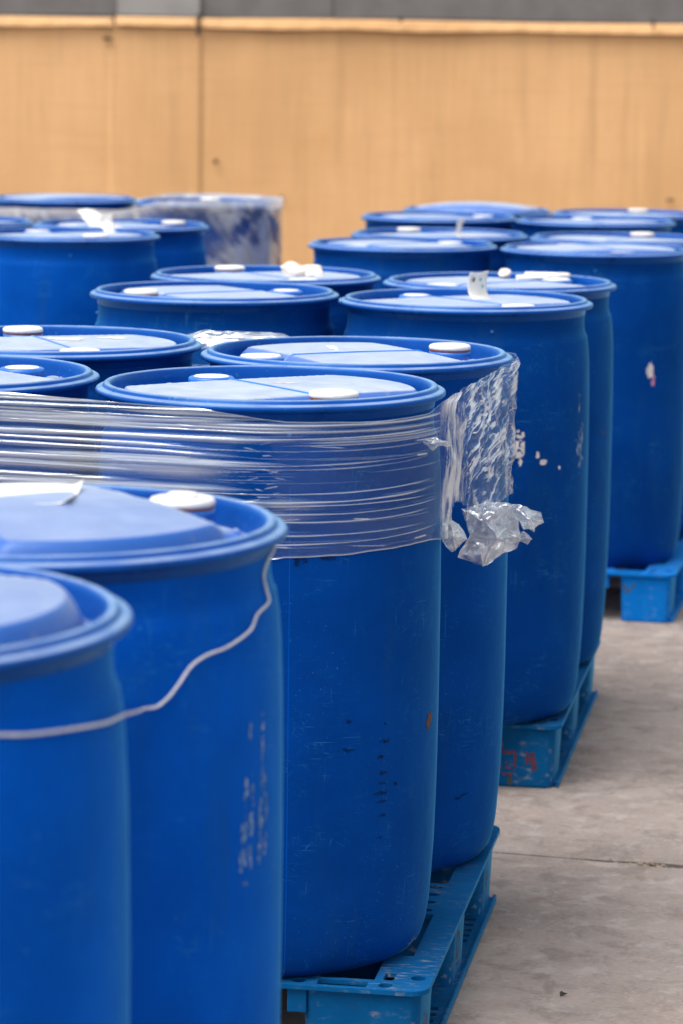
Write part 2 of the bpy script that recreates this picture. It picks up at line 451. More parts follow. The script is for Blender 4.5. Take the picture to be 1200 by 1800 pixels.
# ---------------------------------------------------------------- ground
gs = link('ground', pymesh('ground', [(-300, -100, -.02), (300, -100, -.02), (300, 500, -.02), (-300, 500, -.02)], [(0, 1, 2, 3)], M_BASE))
tag(gs, kind='structure')
slabs = empty('pavement', (0.504, 5.893, 0), R(-13.5)); tag(slabs, kind='structure')
rs = random.Random(3)
XS = [-16.2, -11.7, -7.2, -2.7, 1.8, 6.3, 10.8]
YS = [-8.0, -4.0, 0.0, 4.0, 8.0, 12.0, 16.0, 20.0]
def slab(x0, x1, y0, y1, seed, detail):
    n = 160 if detail else 10
    top, rnd = [], random.Random(seed)
    def edge(ax, ay, bx, by, nx, ny):
        for i in range(n):
            t = i / n
            px, py = ax + (bx - ax) * t, ay + (by - ay) * t
            g = 0.0028 + 0.0012 * math.sin(px * 7 + py * 5)
            if detail:
                nn = float(fbm(px * 14, py * 14, seed, 4))
                g += 0.012 * max(0, nn - 0.48)
                if abs(py) < 0.3 and px > 0.0: g += (0.050 * max(0, float(fbm(px * 22, 3.3 + seed, seed + 5, 4)) - 0.34)) * min(1, px * 9) * (1 if px < 0.9 else 0.3)
            top.append((px + nx * g, py + ny * g))
    edge(x0, y0, x1, y0, 0, 1); edge(x1, y0, x1, y1, -1, 0); edge(x1, y1, x0, y1, 0, -1); edge(x0, y1, x0, y0, 1, 0)
    k = len(top)
    v = [(x, y, 0.0) for x, y in top] + [(x, y, -0.03) for x, y in top]
    f = [list(range(k))] + [(i, k + i, k + (i + 1) % k, (i + 1) % k) for i in range(k)]
    return pymesh('concrete_slab', v, f, M_CONC)
for i in range(len(XS) - 1):
    for j in range(len(YS) - 1):
        det = XS[i] == -2.7 and YS[j] in (0.0, -4.0)
        o = link('concrete_slab', slab(XS[i], XS[i + 1], YS[j], YS[j + 1], i * 10 + j, det), None, slabs)
# crumbs of spalled concrete in the joint
bm = bmesh.new()
for k in range(190):
    x = rs.uniform(0.06, 0.75) if k % 4 else rs.uniform(-.3, 1.2)
    y = rs.gauss(0.0, 0.007)
    s = rs.uniform(0.002, 0.0055)
    mtx = Matrix.Translation((x, y, 0.0 + s * 0.2 - 0.005 * rs.random())) @ Matrix.Rotation(rs.random() * 6, 4, 'Z') @ Matrix.Diagonal((s * rs.uniform(.8, 1.7), s, s * .7, 1))
    bmesh.ops.create_icosphere(bm, subdivisions=1, radius=1, matrix=mtx)
M_CRUMB = mat_simple('spalled concrete crumbs', (0.20, 0.15, 0.11), (0.33, 0.26, 0.20), 90, 0.95, 0.5)
cr = link('rubble', from_bm('rubble', bm, M_CRUMB)); cr.location = slabs.location; cr.rotation_euler = slabs.rotation_euler
tag(cr, 'brown crumbs of broken concrete along the open slab joint', 'rubble', kind='stuff')

# ---------------------------------------------------------------- fence and wall behind
FY = 18.0
fence = empty('sheeting_fence', (0, FY, 0))
tag(fence, 'long ochre woven sheeting fence with a hemmed top edge behind the drums', 'fence')
def fence_sheet(x0, x1, y, seed, ztop=1.895):
    nx, nz = max(8, int((x1 - x0) / 0.035)), 26
    X, Z = np.meshgrid(np.linspace(x0, x1, nx + 1), np.linspace(0.0, 1.0, nz + 1))
    top = ztop + 0.010 * np.sin(X * 1.7 + 1) + 0.006 * np.sin(X * 4.1)
    Y = y + 0.020 * (fbm(X * 1.1, Z * 0.6, 1, 3) - .5) + 0.010 * (fbm(X * 7, Z * .7, 5, 2) - .5)
    Zz = Z * top
    v = np.stack([X, Y, Zz], -1).reshape(-1, 3)
    f = [(j * (nx + 1) + i, j * (nx + 1) + i + 1, (j + 1) * (nx + 1) + i + 1, (j + 1) * (nx + 1) + i) for j in range(nz) for i in range(nx)]
    o = link('sheet', pymesh('sheet', v, f, M_TARP, True), None, fence)
    m = o.modifiers.new('thick', 'SOLIDIFY'); m.thickness = 0.003; m.offset = 0
    return o
fence_sheet(-9.0, -1.42, 0.0, 1)
fence_sheet(-1.46, -0.885, -0.0014, 7)
fence_sheet(-0.925, 9.0, 0.0035, 12)
# rolled hem along the top, sagging between its ties
def hem(x0, x1, seed):
    n = int((x1 - x0) / 0.03)
    v, f = [], []
    K = 9
    for i in range(n + 1):
        x = x0 + (x1 - x0) * i / n
        zt = 1.930 + 0.004 * math.sin(x * 2.3 + seed)
        wdt = 0.045 + 0.040 * float(fbm(x * 1.25, seed * 3.1, seed, 2)) * (0.4 + abs(math.sin(x * 1.35 + seed)))
        bul = 0.008 + 0.012 * float(fbm(x * 2.4, 9.3, seed, 3))
        for k in range(K):
            a = k / (K - 1)
            v.append((x, -0.020 - 0.006 * math.sin(min(1, a * 4) * math.pi / 2) - (0.010 + bul * .6) * a - .003 * math.sin(x * 37 + a * 3) * a, zt - wdt * a))
    for i in range(n):
        for k in range(K - 1):
            f.append((i * K + k, i * K + k + 1, (i + 1) * K + k + 1, (i + 1) * K + k))
    o = link('hem', pymesh('hem', v, f, M_TARP, True), None, fence)
    m = o.modifiers.new('thick', 'SOLIDIFY'); m.thickness = 0.004
def hem_shade(x0, x1, seed):  # dark tube stands in for the shadow below the hem's lower edge
    pts, rad = [], []
    for x in np.arange(x0, x1, .03):
        wdt = 0.045 + 0.040 * float(fbm(x * 1.25, seed * 3.1, seed, 2)) * (0.4 + abs(math.sin(x * 1.35 + seed)))
        zt = 1.930 + 0.004 * math.sin(x * 2.3 + seed)
        pts.append((x, -.030, zt - wdt - .004)); rad.append(.0035 + .009 * float(fbm(x * 2.2, 4.4, seed, 3)) ** 1.5)
    link('hem_shade_strip', tube(pts, rad, 6, 'hem_shade_strip', M_HEMD), None, fence)
hem_shade(-9.0, -1.43, 2); hem_shade(-1.41, -.915, 5); hem_shade(-.89, 9.0, 8)
hem(-9.0, -1.425, 2); hem(-1.415, -0.91, 5); hem(-0.895, 9.0, 8)
link('top_wire', tube([(x, -0.016, 1.938 + 0.004 * math.sin(x * 3)) for x in np.linspace(-9, 9, 120)], 0.005, 6, 'top_wire', M_BLACK), None, fence)
rt = random.Random(8)
for x, h_ in ((-0.902, 0.13), (-1.42, 0.05), (-4.2, 0.06), (0.32, 0.03), (1.86, 0.05), (5.1, 0.07)):
    pts = [(x + rt.uniform(-.008, .008), -0.062 - 0.006 * (i % 2), 1.955 - h_ * i / 5) for i in range(6)]
    link('tie', tube(catmull(pts, 3), 0.012 if h_ > .1 else 0.007, 6, 'tie', M_BLACK), None, fence)
for x, z, a, b in ((-0.798, 1.061, .016, .016), (-1.464, 1.80, .035, .012), (2.0, 0.86, .03, .008), (-.39, .84, .012, .022)):
    bm = bmesh.new()
    vs = [bm.verts.new((x + a * (0.8 + .3 * rt.random()) * math.cos(k * math.pi / 5), -0.034, z + b * (0.8 + .3 * rt.random()) * math.sin(k * math.pi / 5))) for k in range(10)]
    f_ = bm.faces.new(vs)
    r_ = bmesh.ops.extrude_face_region(bm, geom=[f_])
    bmesh.ops.translate(bm, vec=(0, 0.012, 0), verts=[q for q in r_['geom'] if isinstance(q, bmesh.types.BMVert)])
    link('stain', from_bm('stain', bm, M_RUST), None, fence)

gw = empty('grey_wall', (0, 18.7, 0))
tag(gw, 'plain dark grey sheet wall standing above and behind the ochre fence', 'wall')
for x0, x1, m, y in ((-11, -1.465, M_GREY, 0.0), (-1.46, -0.935, M_LGREY, -0.03), (-0.93, 11, M_GREY, 0.0)):
    bm = bmesh.new(); add_box(bm, x0, x1, y, y + 0.12, 0.0, 2.55)
    k = x0 + 0.8
    while k < x1 - 0.5:
        add_box(bm, k, k + 0.03, y - 0.012, y - 0.0005, 0.02, 2.54); k += 3.1
    link('wall_panel', from_bm('wall_panel', bm, m), None, gw)

# ---------------------------------------------------------------- drums
DH = 0.958; PH = 0.150
ZS = PH + DH - 1.095
BODY = [(.2738, -.030), (.2735, -.036), (.2725, -.050), (.2735, -.066), (.2765, -.078), (.2800, -.084), (.2812, -.092), (.2835, -.11), (.2858, -.14), (.2875, -.18), (.2885, -.24), (.2893, -.32), (.2895, -.42),
        (.2893, -.54), (.2885, -.64), (.2868, -.72), (.2845, -.79), (.2815, -.84), (.2780, -.885), (.2735, -.915), (.2665, -.938), (.256, -.951), (.240, -.9575), (.225, -.958)]
BR = np.array([q[0] for q in BODY])[::-1]; BZ = np.array([q[1] for q in BODY])[::-1]
def body_r(zrel): return np.interp(zrel, BZ, BR)
prof = []
for (r0, z0), (r1, z1) in zip(BODY, BODY[1:]):
    prof.append((r0, z0))
    if abs(z1 - z0) > .05: prof.append(((r0 + r1) / 2 + .0002, (z0 + z1) / 2))
prof.append(BODY[-1])
ME_BODY = lathe([(r, z + DH) for r, z in prof], 128, True, 'drum_body', M_BODY, close_bottom=True)
RIM = [(.2635, -.038), (.2650, -.018), (.2660, -.008), (.2672, -.0040), (.2690, -.0015), (.2712, -.0003), (.2735, 0), (.2758, -.0004), (.2780, -.0018), (.2796, -.0042), (.2806, -.0066), (.2820, -.0076), (.2850, -.0078), (.2885, -.0084), (.2912, -.0100),
       (.2925, -.0128), (.2922, -.0160), (.2900, -.0184), (.285, -.0196), (.2785, -.0208), (.2752, -.0240), (.2742, -.034), (.2635, -.0382)]
ME_RIM = lathe([(r, z + DH) for r, z in RIM], 160, False, 'drum_rim', M_RIM)
def lid_height(x, y, flat, dome):
    r = np.hypot(x, y)
    base = -0.034
    t = sstep(.2578, .2395 - (.014 if flat > 0 else 0), r)
    ch = sstep(.172, .128, np.abs(x))
    t = np.minimum(t, ch)
    top = flat + dome * (1 - (r / .26) ** 2)
    h = base + (top - base) * t
    for sy in (-1, 1):                                        # moulded ribs beside each bung
        d = np.maximum(np.abs(np.abs(x) - .205) - .022, 0) ** 2 + (y - sy * .074) ** 2
        h = h + 0.016 * np.exp(-d / (2 * .007 ** 2)) * (r < .25)
    return h
def make_lid(flat, dome):
    nr, na = 62, 128
    rr = np.concatenate([np.linspace(.002, .2, nr - 40), np.linspace(.2035, .2632, 40)])
    v, f = [], []
    for a in range(na):
        an = 2 * math.pi * a / na
        x, y = rr * math.cos(an), rr * math.sin(an)
        h = lid_height(x, y, flat, dome)
        v += [(x[k], y[k], h[k] + DH) for k in range(nr)]
    for a in range(na):
        b = (a + 1) % na
        f += [(a * nr + k, a * nr + k + 1, b * nr + k + 1, b * nr + k) for k in range(nr - 1)]
    f.append([a * nr for a in range(na)])
    return pymesh('drum_lid', v, f, M_LID, True)
def make_seam(flat, dome):
    xs = np.linspace(-.158, .158, 60)
    h = lid_height(xs, xs * 0, flat, dome) + DH
    v, f = [], []
    for x, z in zip(xs, h): v += [(x, -.0020, z - .001), (x, -.0008, z + .0022), (x, .0008, z + .0022), (x, .0020, z - .001)]
    for i in range(59):
        for k in range(3): f.append((i * 4 + k, i * 4 + k + 1, i * 4 + k + 5, i * 4 + k + 4))
    return pymesh('mould_seam', v, f, M_CAPB, True)
LIDS = {}
def lid_set(flat, dome):
    k = (flat, dome)
    if k not in LIDS: LIDS[k] = (make_lid(*k), make_seam(*k))
    return LIDS[k]
Z0 = DH
ME_NECK = lathe([(.0335, Z0 - .006), (.0390, Z0 - .0048), (.0396, Z0 - .009), (.0396, Z0 - .016), (.0375, Z0 - .018), (.0375, Z0 - .040)], 40, False, 'bung_neck', M_CAPB)
ME_GASK = lathe([(.020, Z0 - .0012), (.0388, Z0 - .0010), (.0392, Z0 - .0018), (.0392, Z0 - .0036), (.0385, Z0 - .0045), (.020, Z0 - .0062)], 40, False, 'gasket', M_GASK)
ME_CAPA = lathe([(.0008, Z0 + .0070), (.024, Z0 + .0070), (.0255, Z0 + .0085), (.034, Z0 + .0085), (.0378, Z0 + .0072), (.0398, Z0 + .0045), (.0400, Z0 + .0010), (.0392, Z0 - .0008), (.02, Z0 - .0008)], 40, False, 'cap', M_CAPW, close_top=True)
ME_COLL = lathe([(.0340, Z0 - .002), (.0372, Z0 + .0010), (.0405, Z0 + .0006), (.0425, Z0 - .0010), (.0428, Z0 - .0050), (.0410, Z0 - .0075), (.0395, Z0 - .0085), (.0395, Z0 - .040)], 40, False, 'bung_collar', M_CAPB)
ME_CAPR = lathe([(.0008, Z0 + .0035), (.020, Z0 + .0035), (.0215, Z0 + .0028), (.029, Z0 + .0028), (.031, Z0 + .0042), (.0362, Z0 + .0042), (.0376, Z0 + .0028), (.0378, Z0 + .0002)], 40, False, 'cap', M_CAPW, close_top=True)
ME_CAPBL = lathe([(.0008, Z0 + .0045), (.026, Z0 + .0045), (.0275, Z0 + .0060), (.036, Z0 + .0060), (.0395, Z0 + .0040), (.0405, Z0 - .001), (.0400, Z0 - .0045), (.038, Z0 - .005)], 40, False, 'cap', M_CAPB, close_top=True)
ME_CAPIN = lathe([(.0008, Z0 + .0075), (.029, Z0 + .0074), (.0305, Z0 + .0060)], 40, False, 'cap_seal', M_CAPW, close_top=True)
ME_PLUG = lathe([(.0008, Z0 + .0138), (.0165, Z0 + .0136), (.0188, Z0 + .0118), (.0195, Z0 + .0072)], 32, False, 'cap_plug', M_CAPW, close_top=True)
_v, _f = [], []
for k, (r_, z_) in enumerate(prof[8:]):
    for th_, o_ in ((-.0060, -.0005), (0, .00022), (.0060, -.0005)): _v.append(((r_ + o_) * math.cos(th_), (r_ + o_) * math.sin(th_), z_ + DH))
    if k: _f += [(k * 3 - 3, k * 3 - 2, k * 3 + 1, k * 3), (k * 3 - 2, k * 3 - 1, k * 3 + 2, k * 3 + 1)]
ME_SSEAM = pymesh('side_seam', _v, _f, M_BODY, True)
bmn = bmesh.new()
bmesh.ops.create_icosphere(bmn, subdivisions=2, radius=0.0042)
ME_NUB = from_bm('nub', bmn, M_CAPB, True)

GRP = {'B': 'drums on the pallet wrapped in clear film', 'A': 'drums in the blurred near corner', 'C': 'drums on the middle pallet', 'D': 'drums on the right back pallet',
       'E': 'drums on the left back pallet', 'F': 'drums on the far right pallet', 'G': 'drums on the far wrapped pallet'}
DR = {}
def bung(drum, ang, style):
    x, y = .195 * math.cos(ang), .195 * math.sin(ang); dzb = 0
    if style in 'AP':
        b = link('bung', ME_NECK, None, drum)
        link('gasket', ME_GASK, None, b)
        link('cap', ME_CAPA, None, b)
        dzb = -.0045 if style == 'A' else .001
        if style == 'P': link('plug', ME_PLUG, None, b)
    elif style == 'R':
        b = link('bung', ME_COLL, None, drum); link('cap', ME_CAPR, None, b); dzb = -.009
    else:
        b = link('bung', ME_NECK, None, drum); link('cap', ME_CAPBL, None, b); link('cap_seal', ME_CAPIN, None, b); dzb = -.015
    b.location = (x, y, dzb)
    return b
TONE = {'A': (.90, .24), 'B': (.49, .50), 'C': (.42, .46), 'D': (.43, .46), 'E': (.66, .46), 'F': (.45, .46), 'G': (.50, .46)}     # newer, bluer drums; dustier lids
def drum(key, grp, x, y, dz, rot, s1, s2, label, flat=-.010, dome=.002, tilt=(0, 0)):
    o = empty('plastic_drum', (x, y, PH + dz), R(rot))
    o.rotation_euler = (R(tilt[0]), R(tilt[1]), R(rot))
    tag(o, label, 'drum', GRP[grp])
    lid, seam = lid_set(flat, dome)
    for nm_, me_ in (('body', ME_BODY), ('rim', ME_RIM), ('lid', lid)):
        link(nm_, me_, None, o).color = (TONE[grp][0], TONE[grp][1], .5, 1)
    if abs(dome) < .01: link('mould_seam', seam, None, o)
    bung(o, 0, s1); bung(o, math.pi, s2)
    for aa in (-25, 155): link('side_seam', ME_SSEAM, None, o).rotation_euler = (0, 0, R(aa))
    n = link('nub', ME_NUB, None, o); a = R(-25); n.location = (.2745 * math.cos(a), .2745 * math.sin(a), DH - .056)
    DR[key] = o
    return o
drum('B1', 'A', -.493, 2.762, .000, -95, 'A', 'A', 'nearest blurred blue drum in the bottom left corner, cord across its side', .004, .016)
drum('B2', 'A', -.354, 3.334, .000, -147, 'A', 'P', 'blurred blue drum with a domed lid, a peeling white label and pale scuffs', .004, .016)
drum('B3', 'B', -.121, 4.838, .000, -57, 'A', 'C', 'sharply focused blue drum banded by clear film, scratched, nearest on its pallet')
drum('B4', 'B', .025, 5.432, .000, -155, 'R', 'A', 'blue drum behind the sharp one, film bag hanging at its side', -.010, .004)
drum('B5', 'B', -.563, 5.568, .002, -68, 'R', 'A', 'blue drum at the left edge with dried white stains on its lid')
drum('B6', 'B', -.712, 4.980, .000, -138, 'A', 'C', 'drum cut by the left edge beside the sharp one, lid above the film')
drum('C1', 'C', .280, 6.691, .004, -55, 'R', 'C', 'blue drum with a curled white label standing up on its lid')
drum('C2', 'C', .388, 7.278, .004, -140, 'R', 'R', 'blue drum with a torn white paper roll lying on its lid')
drum('C3', 'C', -.303, 6.817, .006, -148, 'A', 'C', 'middle pallet drum with one white and one blue cap, bare lid')
drum('C4', 'C', -.200, 7.403, .006, -60, 'R', 'A', 'blue drum with a crumpled off white rag on its lid')
drum('D1', 'D', .766, 8.893, -.006, -70, 'R', 'R', 'large blue drum at the right edge with a torn white and pink sticker remnant', -.006, .008)
drum('D2', 'D', .892, 9.476, -.006, -118, 'R', 'A', 'blue drum behind the stickered one at the right edge, white cap showing')
drum('D3', 'D', .179, 9.014, -.006, -140, 'R', 'R', 'blue drum of the right back pallet, front left, beside the stickered drum', -.008, .004)
drum('D4', 'D', .310, 9.598, -.006, -60, 'R', 'A', 'blue drum with an upright curl of white paper near its right edge')
drum('E1', 'E', -.868, 9.079, .008, -57, 'A', 'R', 'blue drum at the left edge, its broad front side visible above nearer lids')
drum('E2', 'E', -.742, 9.663, .008, -150, 'R', 'A', 'blue drum in front of the far wrapped pallet with white paper curled on its lid')
drum('E3', 'E', -1.336, 9.769, .008, -100, 'R', 'R', 'far blue drum cut by the left edge, only a strip of rim and lid showing')
drum('F1', 'F', .916, 10.68, -.010, -80, 'R', 'R', 'far blue drum at the right, its lid just above the stickered drum')
drum('F2', 'F', 1.087, 11.252, -.010, -108, 'R', 'A', 'farthest blue drum at the right edge, white cap against the ochre fence')
drum('F3', 'F', .348, 10.851, -.010, -150, 'R', 'R', 'far blue drum left end of its row, flat lid, ochre fence beside it')
drum('F4', 'F', .515, 11.424, -.010, -100, 'R', 'R', 'farthest blue drum with a strongly bulged pale lid', 0.000, .024)
drum('G1', 'G', -.542, 11.539, .000, -90, 'R', 'A', 'far blue drum under whitened film at the right end of the left row')
drum('G2', 'G', -1.122, 11.674, .004, -60, 'R', 'R', 'far blue drum under whitened film at the left edge, lid bare', -.004, .012)

# irregular remnants and marks lying on a drum's side (world angle in degrees, z above the drum's foot)
def blotch(key, ang, zc, wd, ht, seed, thr, mat, name, label=None, sx=60, sz=60, off=.0007, streak=None, slope=0.0):
    o = DR[key]
    rot = math.degrees(o.rotation_euler[2])
    step = .0016 if max(wd, ht) < .12 else .0024
    nu, nz = max(3, int(wd / step)), max(3, int(ht / step))
    U, Z = np.meshgrid((np.arange(nu + 1) / nu - .5) * wd, (np.arange(nz + 1) / nz - .5) * ht)
    cu = (np.arange(nu) + .5) / nu - .5; cz = (np.arange(nz) + .5) / nz - .5
    CU, CZ = np.meshgrid(cu * 2, cz * 2)
    n = fbm(CU * wd * sx + seed * 3.7, CZ * ht * sz + seed * 1.3, seed, 4)
    keep = n - 0.55 * np.clip(CU ** 2 + CZ ** 2 - .25, 0, 3) ** 1.0 * .6 > thr
    zz = Z + zc - DH
    zz = zz + slope * U
    rr = body_r(zz) + off
    th = R(ang - rot) + U / .289
    v = np.stack([rr * np.cos(th), rr * np.sin(th), zz + DH], -1).reshape(-1, 3)
    f = [(j * (nu + 1) + i, j * (nu + 1) + i + 1, (j + 1) * (nu + 1) + i + 1, (j + 1) * (nu + 1) + i) for j in range(nz) for i in range(nu) if keep[j, i]]
    if not f: return
    used = sorted({a for q in f for a in q}); mp = {a: k for k, a in enumerate(used)}
    me = pymesh(name, [v[a] for a in used], [[mp[a] for a in q] for q in f], mat, True)
    c = link(name, me, None, o)
    if label: c['label'] = label
    return c
zf = lambda z: z - 1.095 + DH
blotch('D1', -58.6, zf(.742), .030, .062, 3, .30, M_WSCUFF, 'label_remnant', 'torn white sticker remnant', 30, 30)
blotch('D1', -56.2, zf(.710), .014, .036, 5, .30, M_PINK, 'label_remnant', 'pinkish sticker tail', 40, 40)
blotch('C1', -67.2, zf(.790), .030, .066, 11, .27, M_WSCUFF, 'label_remnant', 'torn white label residue', 40, 40)
blotch('C1', -66.2, zf(.748), .010, .024, 14, .38, M_WSCUFF, 'label_remnant', None, 60, 60)
blotch('C1', -57.4, zf(.760), .012, .018, 17, .36, M_WSCUFF, 'label_remnant', None, 70, 50)
blotch('C1', -53.8, zf(.744), .024, .012, 18, .38, M_WSCUFF, 'label_remnant', None, 60, 60)
blotch('C1', -44.0, zf(.727), .008, .010, 19, .36, M_WSCUFF, 'label_remnant', None, 70, 70)
blotch('C1', -69.5, zf(.755), .012, .040, 23, .42, M_INK, 'dirt_mark', None, 60, 60)
blotch('C1', -26, zf(.80), .05, .20, 29, .56, M_TSCUFF, 'scuff', None, 70, 22)
blotch('C2', -28.5, zf(.729), .030, .016, 31, .42, M_RUST, 'stain', None, 50, 50)
for dx, z, wd, ht, sd_ in ((-29.8, .805, .012, .05, 1), (-27.0, .80, .010, .05, 2), (-22.6, .80, .010, .06, 3), (-20.6, .80, .009, .05, 4), (-30.8, .762, .018, .040, 5), (-27.6, .765, .012, .04, 6), (-23.4, .765, .013, .05, 7), (-20.2, .77, .012, .036, 8),
                           (-31.4, .728, .018, .036, 9), (-28.2, .730, .011, .034, 10), (-23.6, .730, .012, .034, 11), (-20.4, .735, .013, .036, 12), (-30, .70, .012, .012, 13), (-22, .86, .008, .07, 14), (-28, .875, .006, .06, 15)):
    blotch('B2', dx, zf(z), wd, ht, 40 + sd_, .47 if sd_ < 13 and z < .79 else .54, M_LSCUFF if z < .79 else M_TSCUFF, 'scuff', None, 190, 70)
blotch('B3', -78.6, zf(.838), .030, .020, 61, .40, M_INK, 'stain', 'dark smudge under the film', 60, 60)
blotch('B3', -70.0, zf(.842), .030, .008, 62, .42, M_INK, 'stain', None, 60, 60)
blotch('B3', -20.8, zf(.543), .034, .036, 63, .47, M_RUST, 'stain', 'orange brown scrape', 50, 40)
for z, wd, sd_ in ((.560, .014, 1), (.531, .022, 2), (.506, .026, 3), (.478, .024, 4), (.462, .018, 5), (.445, .030, 6), (.430, .02, 7), (.406, .018, 8), (.37, .012, 9)):
    blotch('B3', -49 + (sd_ % 3) * .6, zf(z), wd, .006, 70 + sd_, .40, M_INK, 'print_mark', None, 160, 160)
blotch('B3', -63.0, zf(.525), .034, .006, 81, .42, M_INK, 'print_mark', None, 120, 160)
blotch('B3', -62.0, zf(.572), .014, .006, 82, .42, M_INK, 'print_mark', None, 120, 160)
blotch('B3', -42.0, zf(.455), .010, .006, 83, .42, M_INK, 'print_mark', None, 120, 160)
blotch('B4', -45.6, zf(.285), .050, .006, 84, .36, M_INK, 'print_mark', 'short black dash', 120, 160, slope=.22)
blotch('B3', -96.5, zf(.765), .012, .13, 88, .62, M_TSCUFF, 'scuff', None, 160, 120)
blotch('B3', -22, zf(.155), .06, .03, 91, .57, M_TSCUFF, 'scuff', None, 90, 120)
# dried white stains on one lid
def lid_stain(key, x, y, a, b, seed, thr=.45):
    o = DR[key]; rot = o.rotation_euler[2]
    n = 26
    g = (np.arange(n + 1) / n - .5) * 2
    v, f = [], []
    for j in range(n + 1):
        for i in range(n + 1):
            wx, wy = x + g[i] * a, y + g[j] * b
            lx, ly = wx * math.cos(-rot) - wy * math.sin(-rot), wx * math.sin(-rot) + wy * math.cos(-rot)
            v.append((lx, ly, float(lid_height(np.array(lx), np.array(ly), -.010, .002)) + DH + .0006))
    for j in range(n):
        for i in range(n):
            if float(fbm(g[i] * 2 + seed, g[j] * 2, seed, 4)) - .4 * max(0, g[i] ** 2 + g[j] ** 2 - .3) > thr: f.append((j * (n + 1) + i, j * (n + 1) + i + 1, (j + 1) * (n + 1) + i + 1, (j + 1) * (n + 1) + i))
    link('lid_stain', pymesh('lid_stain', v, f, M_WSCUFF, True), None, o)
lid_stain('B5', .02, .05, .05, .045, 4); lid_stain('B5', .11, .10, .04, .03, 9)
lid_stain('B3', .03, .06, .05, .02, 6, .56)

# ---------------------------------------------------------------- pallets
PB = [-.54, -.49, -.445, -.35, -.30, -.20, -.10, -.05, 0, .05, .10, .20, .30, .35, .445, .49, .54]
NB = len(PB) - 1
def cell_kind(i, j):
    ai, aj = min(i, NB - 1 - i), min(j, NB - 1 - j)          # distance from the rim
    if ai == 0 and aj == 0: return 'K'
    if (ai, aj) in ((1, 0), (0, 1)): return 'C'
    if (ai, aj) == (1, 1): return 'T'
    if (ai, aj) == (2, 0): return 'R'
    if (ai, aj) in ((3, 0),): return 'C'
    if aj == 0 and ai == 5: return 'R'
    if ai == 0 or aj == 0: return 'S'
    if 6 <= j <= 9 and ai == 1: return 'V'
    if 6 <= i <= 9 and aj == 1: return 'V'
    if 5 <= j <= 10 and ai == 2: return 'S'
    if 5 <= i <= 10 and aj == 2: return 'S'
    if ai <= 1 and aj <= 2: return 'S'
    if (ai, aj) in ((2, 1), (2, 2)): return 'O'
    if (ai, aj) in ((3, 1), (3, 2), (2, 3), (3, 3)): return 'S'
    if 6 <= i <= 9 and 6 <= j <= 9: return 'S'
    if ai <= 2 or aj <= 2: return 'O'
    return 'R'
def make_deck():
    bm = bmesh.new()
    H = PH
    def hole(x0, x1, y0, y1, ring):
        # ring: list of points, count divisible by 4, starting in the +x+y quadrant's beginning, counter-clockwise
        cs = [bm.verts.new((x, y, H)) for x, y in ((x1, y0), (x1, y1), (x0, y1), (x0, y0))]
        rv = [bm.verts.new((x, y, H)) for x, y in ring]
        n = len(rv); q = n // 4
        for k in range(4):
            a = cs[k]; b = cs[(k + 1) % 4]
            seg = [rv[(k * q + m - q // 2) % n] for m in range(q + 1)]
            bm.faces.new([a, b] + list(reversed(seg)))
    for i in range(NB):
        for j in range(NB):
            x0, x1, y0, y1 = PB[i], PB[i + 1], PB[j], PB[j + 1]
            k = cell_kind(i, j); cx, cy = (x0 + x1) / 2, (y0 + y1) / 2
            if k == 'O': continue
            if k == 'S':
                bm.faces.new([bm.verts.new((x, y, H)) for x, y in ((x0, y0), (x1, y0), (x1, y1), (x0, y1))])
            elif k == 'K':
                sx, sy = (1 if cx > 0 else -1), (1 if cy > 0 else -1)
                ox, oy = (x1 if sx > 0 else x0), (y1 if sy > 0 else y0)
                ix, iy = (x0 if sx > 0 else x1), (y0 if sy > 0 else y1)
                r = .032
                pts = [(ix, iy), (ox, iy)] + [(ox - sx * r + sx * r * math.cos(a), oy - sy * r + sy * r * math.sin(a)) for a in np.linspace(0, math.pi / 2, 7)] + [(ix, oy)]
                if sx * sy < 0: pts.reverse()
                bm.faces.new([bm.verts.new((x, y, H)) for x, y in pts])
            else:
                if k == 'C': rx = ry = .0125; pw = 1
                elif k == 'V': rx, ry = .017, .0095; pw = 1
                elif k == 'T': rx, ry = .009, .021; pw = .35
                else: rx, ry = (x1 - x0) / 2 - .007, (y1 - y0) / 2 - .010; pw = .12
                ring = []
                for m in range(16):
                    a = 2 * math.pi * m / 16
                    c_, s_ = math.cos(a), math.sin(a)
                    ring.append((cx + rx * math.copysign(abs(c_) ** pw, c_) if abs(c_) > 1e-6 else cx, cy + ry * math.copysign(abs(s_) ** pw, s_) if abs(s_) > 1e-6 else cy))
                hole(x0, x1, y0, y1, ring)
    bmesh.ops.remove_doubles(bm, verts=bm.verts, dist=1e-5)
    bmesh.ops.recalc_face_normals(bm, faces=bm.faces)
    if sum(f.normal.z for f in bm.faces) < 0: bmesh.ops.reverse_faces(bm, faces=bm.faces)
    return from_bm('deck', bm)
def rounded_leg(wx, wy, z0, z1, r=.022, taper=.006, outx=0, outy=0):
    v, f = [], []
    n = 6
    for z, t in ((z0, taper), (z0 + .006, taper), (z1, 0.0)):
        for qx, qy, a0 in ((1, 1, 0), (-1, 1, 90), (-1, -1, 180), (1, -1, 270)):
            for k in range(n + 1):
                a = R(a0 + 90 * k / n)
                v.append((qx * (wx / 2 - t - r) + r * math.cos(a), qy * (wy / 2 - t - r) + r * math.sin(a), z))
    m = 4 * (n + 1)
    for L in range(2):
        for k in range(m): f.append((L * m + k, L * m + (k + 1) % m, (L + 1) * m + (k + 1) % m, (L + 1) * m + k))
    f.append(list(reversed(range(m))))
    me = pymesh('leg', v, f)
    me.polygons.foreach_set('use_smooth', [len(p.vertices) == 4 for p in me.polygons])
    return me
